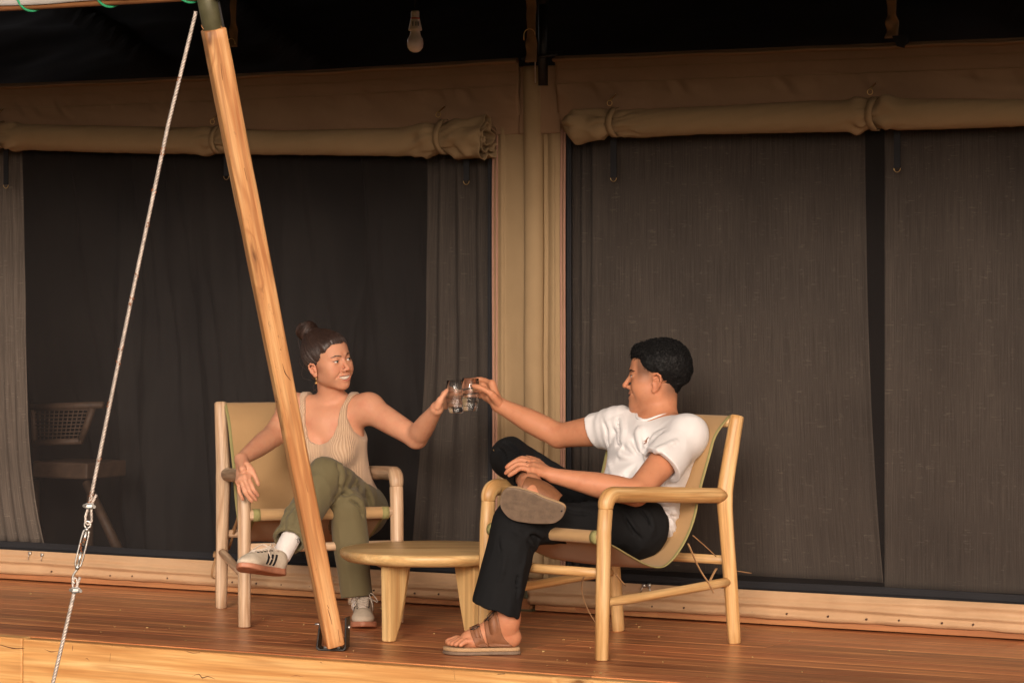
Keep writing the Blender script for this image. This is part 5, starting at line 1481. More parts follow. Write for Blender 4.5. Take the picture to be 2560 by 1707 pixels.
# T-shirt
def sub(fld, child, k, c=None, R=None):
    lo, hi = box_of(child); c = (lo + hi) / 2 if c is None else c; R = float(np.linalg.norm(hi - lo) / 2) if R is None else R
    fld.add(c, R, lambda p: child.ev(p), 'u', k)
T = Fld()
T.ell(chM + TM[1] * .004 - TM[2] * .02, (.172, .124, .160), TM, .0); T.ell(beM - TM[2] * .0, (.150, .124, .150), TM, .06); T.ell(peM + T2[2] * .03 - T2[1] * .035, (.158, .105, .115), T2, .05)
for s_ in (shL, shR): T.cone(nkM - TM[2] * .048, s_ + TM[2] * .002, .052, .060, .04); T.cone(chM + TM[2] * .02, s_ - TM[2] * .01, .09, .062, .05)
# pit and chest drape
sl = Fld(); sl.cone(shL, shL + (elL - shL) * .62, [.056, .068, .076, .082], None, .0); sl.plane(P(1658, 1186, 10.64), nrm(elL - shL) * .75 + np.array([-.25, 0, -.32]))
sr = Fld(); sr.cone(shR, shR + (elR - shR) * .62, [.064, .064, .066], None, .0); sr.plane(P(1492, 1090, 11.02), nrm(elR - shR) + np.array([0, 0, -.22]))
sub(T, sl, .035); sub(T, sr, .035)
T.cone(shL + (elL - shL) * .52, elL + (elL - shL) * .1, .060, .062, .004, 's'); T.cone(shR + (elR - shR) * .36, elR, .052, .049, .003, 's')
T.plane(P(1615, 1322, 10.72), LR.f * .62 + np.array([0, 0, -.70]), 'i', .01)
T.cone(nkM - TM[2] * .026 + TM[1] * .016, HM(0, .005, -.06), .066, .076, .006, 's')
pit = P(1600, 1150, 10.72); hemc = P(1640, 1300, 10.70)
def tee_fold(p):
    q = p.astype(float); r = q - pit; ang = np.arctan2(r[:, 2], r[:, 0]); dist = np.linalg.norm(r, axis=1)
    rad_ = np.sin(ang * 9 + 1.4 * vnoise(q, 9, 3)) * np.exp(-((dist - .07) / .06) ** 2) * np.clip(np.hypot(r[:, 0], r[:, 2]) / .045 - .35, 0, 1) * .0062
    low = np.clip((P(0, 1215, 10.8)[2] - q[:, 2]) / .10, 0, 1)
    st = fold_noise(q, T2, 5.0, 46.0, 5, 2.2) * low * .0125
    g_ = fold_noise(q, np.stack([TM[0], TM[2], nrm(TM[1] + TM[0] * .8)]), 9, 5, 17, 1.6) * .0042
    rs_ = q - shR; da = np.linalg.norm(rs_, axis=1); cr = np.sin((rs_ @ nrm(elR - shR)) * 150 + 2 * vnoise(q, 14, 8)) * np.exp(-(da / .09) ** 2) * .0020
    return -(rad_ + st + g_ + cr)
creases(T, [[(1606, 1128), (1628, 1102), (1655, 1082)], [(1600, 1132), (1590, 1104), (1596, 1078)], [(1618, 1140), (1650, 1128), (1684, 1108)], [(1530, 1058), (1543, 1084), (1546, 1122)], [(1512, 1052), (1524, 1080), (1521, 1112)],
    [(1548, 1050), (1556, 1085), (1548, 1140)], [(1590, 1272), (1632, 1296), (1668, 1318)], [(1604, 1252), (1655, 1262), (1700, 1262)], [(1606, 1296), (1640, 1324), (1655, 1345)], [(1610, 1262), (1650, 1284), (1688, 1290)], [(1515, 1160), (1530, 1190), (1560, 1205)]], 10.3, 11.2, .0032, .018, .0026)
T.disp(tee_fold)
lo_, hi_ = box_of(T)
tee = sdf_obj('t_shirt', [extract(T, lo_, hi_, .0036)], M['tee'], man, smooth_it=1)
# collar rib
def ring_down(fld, p0, TF):
    ts = np.linspace(0, .15, 200)[:, None]; pts = (p0 - TF[2] * ts).astype(f32); d = fld.ev(pts); i = int(np.argmax(d < 0.0005)); return pts[i].astype(float)
def nring(nk, TF, rx, ry, cz, cy, tilt, n=40, side=0.0):
    return [nk + TF[0] * rx * math.cos(a) + TF[1] * (cy + ry * math.sin(a)) + TF[2] * (cz + tilt * math.sin(a)) for a in np.linspace(0, 2 * math.pi, n)]
g = Geo(); tube(g, [ring_down(T, p_, TM) for p_ in nring(nkM, TM, .0745, .0745, .05, .018, -.0)], .0052, 10, cap=False); put('collar', g, M['tee'], tee)
# small brown embroidered emblem on the chest
eo = P(1614, 1102, 10.70)
g = Geo()
for (a, b, r) in (((1619, 1094), (1616, 1100), .0030), ((1616, 1100), (1613, 1106), .0040), ((1613, 1106), (1609, 1110), .0026), ((1617, 1102), (1614, 1110), .0020), ((1609, 1103), (1613, 1101), .0020), ((1620, 1092), (1623, 1095), .0014)):
    A_, B_ = ray_hit(T, *a, 10.4, 11.1), ray_hit(T, *b, 10.4, 11.1); tube(g, [A_ - [0, .0008, 0], B_ - [0, .0008, 0]], [r * .8, r * .6], 7, flat=.4, up=(0, 1, 0))
put('embroidered_emblem', g, M['sandal'], tee)
# trousers
Q = Fld()
Q.ell(peM - T2[2] * .01, (.165, .125, .115), T2, .0)
Q.cone(hipL + np.array([0, 0, .020]), knL, [.090, .076, .067, .073], None, .04); Q.cone(hipR, knR, [.098, .092, .078, .066], None, .05)
Qs = Fld(); cufL = P(1237, 1535, 10.40); Qs.cone(knL, cufL, [.076, .078, .080, .082], None, 0); Qs.plane(P(1240, 1523, 10.40), nrm(np.array([-.36, 0, -.93])), 'i', .008); sub(Q, Qs, .03)
Qr = Fld(); cufR = P(1350, 1213, 10.38); Qr.cone(knR, cufR, [.064, .061, .060], None, 0); Qr.plane(P(1331, 1206, 10.475), nrm(nrm(anR - knR) * .7 + np.array([.35, -.5, .0]))); sub(Q, Qr, .025)
Q.cone(cufL + (knL - cufL) * .35, cufL - (knL - cufL) * .1, .071, .0765, .004, 's'); Q.cone(knR + (anR - knR) * .80, anR + (anR - knR) * .3, .044, .052, .004, 's')
Q.ell(nkM, .001, None, 0)
legd = nrm(knL - hipL)
def tr_fold(p):
    q = p.astype(float)
    a = fold_noise(q, np.stack([legd, TM[1], nrm(np.array([.2, -.3, 1]))]), 12, 5, 23, 1.8) * .0045
    v = fold_noise(q, np.stack([[1, 0, 0], [0, 1, 0], nrm(knL - cufL)]), 20, 2.5, 29, 1.8) * .003 * (q[:, 2] < .42)
    kb = np.exp(-(np.linalg.norm(q - P(1340, 1330, 10.40), axis=1) / .09) ** 2) * np.sin((q @ nrm(np.array([.8, 0, 1]))) * 120) * .0035
    return -(a + v + kb)
creases(Q, [[(1300, 1345), (1330, 1335), (1352, 1345)], [(1280, 1330), (1318, 1352), (1335, 1385)], [(1250, 1350), (1258, 1400), (1244, 1470)], [(1310, 1390), (1296, 1440), (1290, 1500)], [(1385, 1262), (1430, 1280), (1490, 1285)], [(1420, 1250), (1470, 1262), (1520, 1260)], [(1560, 1290), (1580, 1320), (1600, 1345)], [(1600, 1275), (1622, 1300), (1632, 1340)], [(1245, 1120), (1262, 1135), (1268, 1165)], [(1262, 1105), (1290, 1125), (1310, 1150)]], 9.9, 11.3, .004, .012, .003)
Q.disp(tr_fold)
_hc = P(1320, 1168, 10.53); Q.add(_hc, .13, lambda p: handF.ev(p) - .0035, 's', .004)
lo_, hi_ = box_of(Q)
tr = sdf_obj('trousers', [extract(Q, lo_, hi_, .0036)], M['trouser_black'], man, smooth_it=2)
g = Geo(); tube(g, [P(1233, 1123 + 0, 10.765), P(1235, 1127, 10.765)], .0012, 5); put('yellow_thread', g, M['brass'], tr)

# hair of the man
Hh = Fld(); R_ = HM.R; s = HM.s
Hh.ell(HM(0, -.020, .044), np.array((.082, .098, .081)) * s, R_, 0); Hh.ell(HM(0, .044, .080), np.array((.052, .040, .026)) * s, R_, .02)
Hh.cone(HM(0, -.075, .01), HM(0, -.072, -.045), .040, .028, .04)
Hh.ell(HM(0, .092, -.012), np.array((.095, .046, .074)) * s, R_, .006, 's')                       # forehead
def low_cut(p):
    q = HM.inv(p); y, z = q[:, 1], q[:, 2]
    line = np.interp(y, [-.12, -.085, -.05, -.03, -.012, .02, .045, .10], [-.062, -.066, -.050, -.015, .012, .018, .034, .060])
    return (line - z) * .75
Hh.custom(low_cut)
Hh.custom(lambda p: B.ev(p) - (.0022 + .55 * np.maximum(-low_cut(p), 0)))
for q_ in (-1, 1): Hh.ell(HM(q_ * .082, -.004, -.020), np.array((.02, .020, .034)) * s, R_, .004, 's')
Hh.disp(lambda p: -(.0018 * vnoise(p, 60, 2) + .0014 * vnoise(p, 170, 5)) * 1.0)
lo_, hi_ = box_of(Hh)
hv, hf = extract(Hh, lo_, hi_, .0024)
hr = sdf_obj('hair', [(hv, hf)], M['hair_m'], man)
rg = np.random.RandomState(4); g = Geo(); hq = HM.inv(hv)
cand = np.nonzero((hq[:, 2] > -.055) & ~((hq[:, 1] > .04) & (hq[:, 2] < .058)))[0]; sel = rg.choice(cand, 5200)
for i in sel:
    p = hv[i]; nrm_ = nrm(p - HM(0, -.02, .03)); t1 = nrm(np.cross(nrm_, rg.randn(3))); t2 = np.cross(nrm_, t1); top = hq[i, 2] > .075 or hq[i, 1] > .04
    L_ = rg.uniform(.006, .013) if top else rg.uniform(.0035, .007); cr = rg.uniform(.6, 1.6)
    pts = [p - nrm_ * .002 + t1 * L_ * math.sin(u_ * 2.2 * cr) * .8 + t2 * L_ * (1 - math.cos(u_ * 2.2 * cr)) * .6 + nrm_ * (L_ * .55 * math.sin(u_ * 2.6)) for u_ in np.linspace(0, 1, 5)]
    tube(g, pts, [.0012, .0011, .0005] if top else [.0008, .0008, .0004], 4, cap=False)
put('curl', g, M['hair_m'], hr, kind='stuff')

# sandals
def sandal_flat(FX, parent, nm):
    t = bpy.data.objects.new(nm, None); COL.objects.link(t); t.parent = parent; return t
outline = [(0, -.008), (.018, -.005), (.030, .012), (.034, .04), (.032, .09), (.034, .13), (.045, .17), (.050, .205), (.044, .235), (.028, .252), (.006, .250), (-.016, .236), (-.034, .212), (-.042, .18), (-.041, .14), (-.034, .09), (-.034, .04), (-.030, .012), (-.018, -.005)]
ol = [np.array([a, b, 0]) for a, b in outline]; ol = [tuple(p[:2]) for p in smooth_path(ol + [ol[0]], 4)[:-1]]
g = Geo(); prism(g, ol, FL(0, 0, .0008), [FL.R[0], FL.R[1], FL.R[2]], .011); sole = put('sandal', g, M['sole_rubber'], man, smooth=False, bevel=.003)
g = Geo(); prism(g, [(a * .97, b * .985 + .002) for a, b in ol], FL(0, 0, .0119), [FL.R[0], FL.R[1], FL.R[2]], .013); put('footbed', g, M['cork'], sole, smooth=False, bevel=.004)
def band(FX, y0a, y1a, y0b, y1b, zb, sk, nm, par, mat='sandal'):
    '''leather strap laid over the foot; a = along the sole, b = on top'''
    g = Geo()
    def fn(s, t):
        th = math.pi * (.02 + .96 * s); e = np.clip(np.sin(th), 0, 1) ** 1.1
        y = (y0a + (y1a - y0a) * t) * (1 - e) + (y0b + (y1b - y0b) * t) * e + sk * np.cos(th)
        O = FX.c + (np.stack([y * 0, y, y * 0 + zb], 1) * FX.s) @ FX.R; D = np.stack([np.cos(th), y * 0, np.sin(th)], 1) @ FX.R
        lo = np.full(len(y), .005); hi = np.full(len(y), .12)
        for _ in range(14):
            m = (lo + hi) / 2; ins = B.ev((O + D * m[:, None]).astype(f32)) < 0; lo = np.where(ins, m, lo); hi = np.where(ins, hi, m)
        r = np.maximum(lo + .0035, .040 * np.abs(np.cos(th)) ** 6)
        return O + D * r[:, None]
    grid(g, fn, 40, 12); return put(nm, g, M[mat], par, solid=.003, subd=0), fn
bA, fA = band(FL, .018, .098, .078, .116, .028, .0, 'strap', sole)
bB, fB = band(FL, .100, .142, .132, .164, .028, .0, 'strap', sole)
for (fn_, s0) in ((fA, .60), (fB, .62)):
    g = Geo(); p0 = fn_(np.array([s0]), np.array([.05]))[0]; p1 = fn_(np.array([s0]), np.array([.95]))[0]; up_ = np.array([0, -.3, 1]) * .004
    tube(g, [p0 + up_, p1 + up_], .0022, 6)
    c_ = (p0 + p1) / 2 + up_ * 1.3; dd = (p1 - p0) * .26; ee = (fn_(np.array([s0 + .07]), np.array([.5]))[0] - fn_(np.array([s0 - .07]), np.array([.5]))[0]) * .28
    tube(g, [c_ + dd + ee, c_ + dd - ee, c_ - dd - ee, c_ - dd + ee, c_ + dd + ee], .0012, 6); put('buckle', g, M['black_steel'], sole)
    g = Geo(); V = []
    for s_ in np.linspace(s0 - .01, s0 + .20, 12): V += [fn_(np.array([s_]), np.array([.22]))[0] + up_ * .9, fn_(np.array([s_]), np.array([.72]))[0] + up_ * .9]
    g.add(V, [(2 * i, 2 * i + 1, 2 * i + 3, 2 * i + 2) for i in range(11)]); put('strap_end', g, M['sandal'], sole, solid=.002)
# crossed sandal: sole facing the camera
sp = [on_sole(px, py) for px, py in sole_px]; so_c = np.mean(sp, 0)
poly = [((p - so_c) @ s_x, (p - so_c) @ s_y) for p in sp]; poly = [tuple(p[:2]) for p in smooth_path([np.array([a, b, 0]) for a, b in poly + [poly[0]]], 3)[:-1]]
g = Geo(); prism(g, poly[::-1], so_c - s_n * .012, [s_x, s_y, s_n], .010); sole2 = put('sandal', g, M['sole_rubber'], man, smooth=False, bevel=.003)
g = Geo(); prism(g, [(a * .985 , b * .985 + .001) for a, b in poly[::-1]], so_c - s_n * .029, [s_x, s_y, s_n], .0165); put('footbed', g, M['cork'], sole2, smooth=False, bevel=.004)
# wavy tread ribs
from math import sin, cos
pa = np.array(poly)
def inside(x, y):
    c_ = False; n_ = len(pa); j = n_ - 1
    for i in range(n_):
        if ((pa[i, 1] > y) != (pa[j, 1] > y)) and (x < (pa[j, 0] - pa[i, 0]) * (y - pa[i, 1]) / (pa[j, 1] - pa[i, 1]) + pa[i, 0]): c_ = not c_
        j = i
    return c_
g = Geo()
x = -.12
while x < .12:
    run = []
    for yk in np.linspace(-.065, .065, 60):
        xx = x + .0022 * sin(yk * 330) + .12 * (yk) * .25
        if inside(xx * 1.07, yk * 1.09): run.append(so_c + s_x * xx + s_y * yk - s_n * .0012)
        else:
            if len(run) > 3: tube(g, run, .0013, 5)
            run = []
    if len(run) > 3: tube(g, run, .0013, 5)
    x += .0056
put('tread', g, M['sole_rubber'], sole2, kind='stuff')
g = Geo(); c_ = on_sole(1404, 1277); lathe(g, [(.0001, .0012), (.003, .0012), (.003, -.002)][::-1], c_, 10, axis=s_n); put('hole', g, M['black_web'], sole2)
SF = Xf(on_sole(1262, 1235, .030), s_x, up=-s_n)      # foot frame: toes along s_x, up away from the camera
# strap leather of the crossed sandal, seen above the sole edge
g = Geo()
def fn(s, t):
    a = np.array([on_sole(1299 + 88 * t_, 1226 + 47 * t_, .022) for t_ in t]); dirn = nrm(-s_n * .8 + s_y * .50)
    th = s * math.pi * .62; out = np.outer(np.sin(th) * .026, s_y * -1 * -1) + np.outer((1 - np.cos(th)) * .045, -s_n)
    return a + out * (0.95 + .30 * np.sin(t * math.pi))[:, None] 
grid(g, fn, 14, 20); put('strap', g, M['sandal'], sole2, solid=.003)
# ================================================================== the woman
wom = thing('person', 'smiling woman with a bun, beige knit top and olive trousers, raising a glass', 'person', G(800, 1575))
HW = Xf(P(821, 901, 11.60), (.70, -.71, .03), up=(-.18, -.05, .98), sc=.97)
sL, sR = P(922, 1021, 11.60), P(731, 1020, 11.70)
nkW = P(834, 1003, 11.68); chW = P(829, 1092, 11.66); beW = P(843, 1184, 11.68); peW = P(858, 1268, 11.71)
TWf = torso_frame(sL, sR, nkW, beW); T3 = torso_frame(sL, sR, beW, peW)
eL, wL_ = P(1041, 1094, 11.46), P(1092, 1021, 11.262)
eR, wR_ = P(684, 1088, 11.58), P(603, 1149, 11.28)
hL, kL, aL = P(900, 1276, 11.69), P(813, 1189, 11.33), P(704, 1386, 11.07)
hR, kR, aR = P(822, 1286, 11.68), P(868, 1271, 11.36), P(905, 1497, 11.385)
W_ = Fld()
base_body(W_, TWf, T3, nkW, chW, beW, peW, sL, sR, HW, True)
for q in (-1, 1): W_.ell(chW + TWf[0] * q * .060 + TWf[1] * .072 - TWf[2] * .045, (.056, .050, .056), TWf, .03)
# collar bones
for q, s_ in ((-1, sL), (1, sR)): W_.cone(nkW + TWf[1] * .045 + TWf[0] * q * .018 - TWf[2] * .012, s_ + TWf[1] * .022 + TWf[2] * .028, .008, .008, .018)
arm(W_, sL, eL, wL_, [.050, .049, .046, .042, .039], [.039, .040, .036, .029, .0225])
arm(W_, sR, eR, wR_, [.050, .048, .044, .042, .040], [.040, .041, .037, .030, .0225])
for (h_, k_, a_) in ((hL, kL, aL), (hR, kR, aR)):
    W_.cone(h_, k_, .068, .044, .03); W_.cone(k_, a_, [.040, .044, .038, .031, .029], None, .02)
build_head(W_, HW, True)
NAILS.clear()
# left hand round the left glass
gcw, gaw = GL['lef']
def GB(row, phi, r):
    z = EYE - (row - HORIZON) * 11.28 / F; h = z - gcw[2]; c = gcw + gaw * (h / gaw[2]); a = rad(phi); return c + np.array([math.cos(a) * r, math.sin(a) * r, 0])
kn = [GB(986, 142, .050), GB(996, 140, .054), GB(1006, 140, .054), GB(1015, 142, .050)]
palm(W_, wL_, kn, .023, .0125, .02); W_.cone(wL_, GB(1006, 160, .050), .020, .014, .008); W_.cone(wL_, P(1101, 1000, 11.236), .0175, .0125, .016)
for i, (row, r0) in enumerate(((978, .0082), (989, .0085), (1001, .0082), (1012, .0075))):
    finger(W_, [kn[i], GB(row, 122, .0450), GB(row + 1, 82, .0420), GB(row + 3, 48, .0415)], r0, r0 * .82)
finger(W_, [P(1094, 1016, 11.240), P(1101, 1000, 11.232), P(1109, 987, 11.234), P(1117, 976, 11.244)], .0130, .0082, .010, nail=np.array([-.3, -.9, .2]))
# right hand drooping over the armrest
kn = [P(619, 1192, 11.195), P(611, 1194, 11.185), P(603, 1199, 11.190), P(597, 1204, 11.200)]
palm(W_, wR_, kn, .024, .0125, .02); W_.cone(wR_, P(607, 1172, 11.20), .021, .0135, .010); W_.cone(wR_, P(630, 1178, 11.207), .017, .0105, .014)
nn = np.array([0, -1, .1])
finger(W_, [kn[0], P(632, 1219, 11.175), P(639, 1230, 11.18), P(645, 1239, 11.19)], .0088, .0068, nail=nn)
finger(W_, [kn[1], P(623, 1226, 11.165), P(632, 1239, 11.17), P(640, 1249, 11.18)], .0090, .0070, nail=nn)
finger(W_, [kn[2], P(612, 1229, 11.170), P(621, 1242, 11.175), P(629, 1253, 11.18)], .0087, .0067, nail=nn)
finger(W_, [kn[3], P(598, 1228, 11.190), P(603, 1239, 11.192), P(607, 1248, 11.195)], .0076, .0060, nail=nn)
finger(W_, [P(617, 1160, 11.22), P(632, 1180, 11.205), P(640, 1197, 11.20), P(646, 1211, 11.20)], .0115, .0075, .010, nail=nn)
hiF, loF = regions([(HW.c, .150), (P(615, 1205, 11.2), .095), (P(1120, 995, 11.28), .085)])
lo_, hi_ = box_of(W_)
sdf_obj('body', [extract(W_, lo_, hi_, .0023)], M['skin_w'], wom, cols=tint_all(HW, True, list(NAILS)), smooth_it=1)
eyes_teeth(HW, wom, True, (.86, -.48, .05)); brows(HW, W_, wom, True, M['hair_w'])

# knit top: shell cut by neckline and armholes in the torso frame
K = Fld()
K.ell(chW, (.134, .098, .160), TWf, 0); K.ell(beW, (.120, .094, .118), TWf, .05); K.ell(peW + T3[2] * .035, (.140, .112, .085), T3, .05)
for q in (-1, 1): K.ell(chW + TWf[0] * q * .060 + TWf[1] * .076 - TWf[2] * .047, (.060, .052, .059), TWf, .035)
for q, s_ in ((-1, sL), (1, sR)):
    K.cone(nkW - TWf[2] * .010, s_ + TWf[2] * .006, .043, .045, .04); K.cone(chW + TWf[2] * .05 + TWf[1] * .02, s_, .064, .042, .05)
def top_cut(p):
    q = (p - chW) @ TWf.T; x, y, z = q[:, 0], q[:, 1], q[:, 2]; ax = np.abs(x - .004)
    zb = -.020; nw = np.interp(z - zb, [0, .003, .010, .030, .070, .13, .165], [0, .026, .042, .058, .072, .077, .089])
    neck = np.where(z > zb, nw - ax, -np.abs(zb - z))
    ah = np.interp(z, [-.05, -.018, .026, .081, .125, .16, .3], [.30, .142, .107, .0890, .0890, .104, .105])
    return np.maximum(neck, (ax - ah)) * .8
K.custom(top_cut, 'i', .004)
K.plane(peW + T3[2] * .012 + T3[1] * .03, -T3[2] + T3[1] * .15, 'i', .01)
K.disp(lambda p: -(fold_noise(p, np.stack([TWf[0], TWf[1], nrm(TWf[2] + TWf[0] * .4)]), 16, 7, 41, 1.8) * .0030 * np.clip((P(0, 1120, 11.66)[2] - p[:, 2]) / .08, 0, 1) + .0045))
lo_, hi_ = box_of(K)
def kg(V):
    q = (V - chW) @ TWf.T; a = np.arctan2(q[:, 0], q[:, 1] + .02) * .115; ap = np.exp(-(((np.abs(q[:, 0]) - .06) / .045) ** 2 + ((q[:, 2] + .035) / .05) ** 2))
    return np.stack([a + .02 * ap * np.sign(q[:, 0]), q[:, 1] * .05, q[:, 2]], 1)
sdf_obj('knit_top', [extract(K, lo_, hi_, .0028)], M['knit'], wom, gfn=kg, smooth_it=1)
# trousers
Q = Fld()
Q.ell(peW - T3[2] * .01, (.160, .120, .105), T3, 0)
Q.cone(hL, kL, [.092, .090, .078, .064], None, .05); Q.cone(hR, kR, [.090, .085, .074, .064], None, .04)
Qs = Fld(); Qs.cone(kL, aL + (kL - aL) * .08, [.063, .066, .060, .060], None, 0); Qs.plane(P(722, 1340, 11.10), nrm(nrm(aL - kL) + np.array([.10, -.2, .0]))); sub(Q, Qs, .02)
Qr = Fld(); cfR = P(894, 1515, 11.36); Qr.cone(kR, cfR, [.063, .064, .056, .0545], None, 0); Qr.plane(P(895, 1491, 11.35), nrm(np.array([.10, -.15, -1.0]))); sub(Q, Qr, .012)
Q.cone(aL + (kL - aL) * .42, aL - (kL - aL) * .1, .045, .050, .003, 's'); Q.cone(cfR + (kR - cfR) * .25, cfR - (kR - cfR) * .05, .044, .050, .003, 's')
ld = nrm(kL - hL)
def ofold(p):
    q = p.astype(float); c = P(850, 1240, 11.45); r = q - c; dist = np.linalg.norm(r, axis=1); ang = np.arctan2(r[:, 2], r[:, 0])
    a = np.clip(np.hypot(r[:, 0], r[:, 2]) / .045 - .35, 0, 1) * np.sin(ang * 7 + 1.5 * vnoise(q, 8, 4)) * np.exp(-((dist - .08) / .06) ** 2) * .0055
    b_ = fold_noise(q, np.stack([[1, 0, 0], [0, 1, 0], nrm(np.array([.3, 0, 1]))]), 15, 4, 51, 1.7) * .0055
    return -(a + b_)
creases(Q, [[(840, 1150), (850, 1185), (846, 1222)], [(862, 1160), (868, 1195), (852, 1232)], [(872, 1236), (845, 1230), (822, 1262)], [(890, 1200), (880, 1228), (862, 1236)], [(905, 1215), (920, 1240), (928, 1268)], [(700, 1310), (712, 1290), (716, 1262)], [(716, 1332), (722, 1306), (732, 1280)], [(878, 1250), (896, 1262), (906, 1290)]], 10.8, 11.95, .0030, .018, .0026)
Q.disp(ofold)
lo_, hi_ = box_of(Q)
trw = sdf_obj('trousers', [extract(Q, lo_, hi_, .0036)], M['trouser_olive'], wom, smooth_it=1)
def seam_on(fld, pts, y0, y1, r=.0012, mat='trouser_olive'):
    q_ = [ray_hit(fld, a, b, y0, y1) for a, b in pts]; q_ = [x for x in q_ if x is not None]
    if len(q_) < 2: return
    g = Geo(); tube(g, q_, r, 6); put('seam', g, M[mat], trw)
seam_on(Q, [(905, 1190), (898, 1212), (888, 1232), (884, 1250)], 11.1, 11.9)
seam_on(Q, [(932, 1250), (936, 1262), (938, 1280)], 11.1, 11.9)
seam_on(Q, [(862, 1493), (880, 1490), (905, 1485), (930, 1479)], 11.0, 11.5)
g = Geo()
for (a, b) in (((728, 1262), (736, 1246)), ((728, 1262), (722, 1264))):
    pass
# socks
S = Fld(); S.cone(aL + (kL - aL) * .55, aL, [.040, .036, .035], None, 0); S.disp(lambda p: -.0007 * np.sin((p @ A3(np.cross(nrm(kL - aL), [0, 1, 0]))) * 1400)); lo_, hi_ = box_of(S)
sk1 = sdf_obj('sock', [extract(S, lo_, hi_, .0026)], M['sock'], wom)
g = Geo()
for (rx, a0, a1) in ((.0042, -30, 190), (.0080, -10, 150)):
    pts = []
    for a in np.linspace(rad(a0), rad(a1), 9):
        q = (745.5 + (rx * 690) * math.cos(a) * .9, 1351 - (rx * 690) * math.sin(a)); pts.append(ray_hit(S, q[0], q[1], 10.9, 11.4) - [0, .0006, 0])
    tube(g, pts, .0011, 6)
tube(g, [ray_hit(S, 743, 1353, 10.9, 11.4) - [0, .0004, 0], ray_hit(S, 745, 1354, 10.9, 11.4) - [0, .0004, 0]], .0022, 6)
put('arc_emblem', g, M['black_web'], sk1)
S = Fld(); S.cone(aR + np.array([-.010, .02, .055]), aR + np.array([-.002, .0, -.02]), [.034, .035, .036], None, 0); S.disp(lambda p: -.0018 * np.sin(p[:, 2] * 420 + 2 * vnoise(p, 25, 3))); lo_, hi_ = box_of(S)
sdf_obj('sock', [extract(S, lo_, hi_, .0028)], M['sock'], wom)
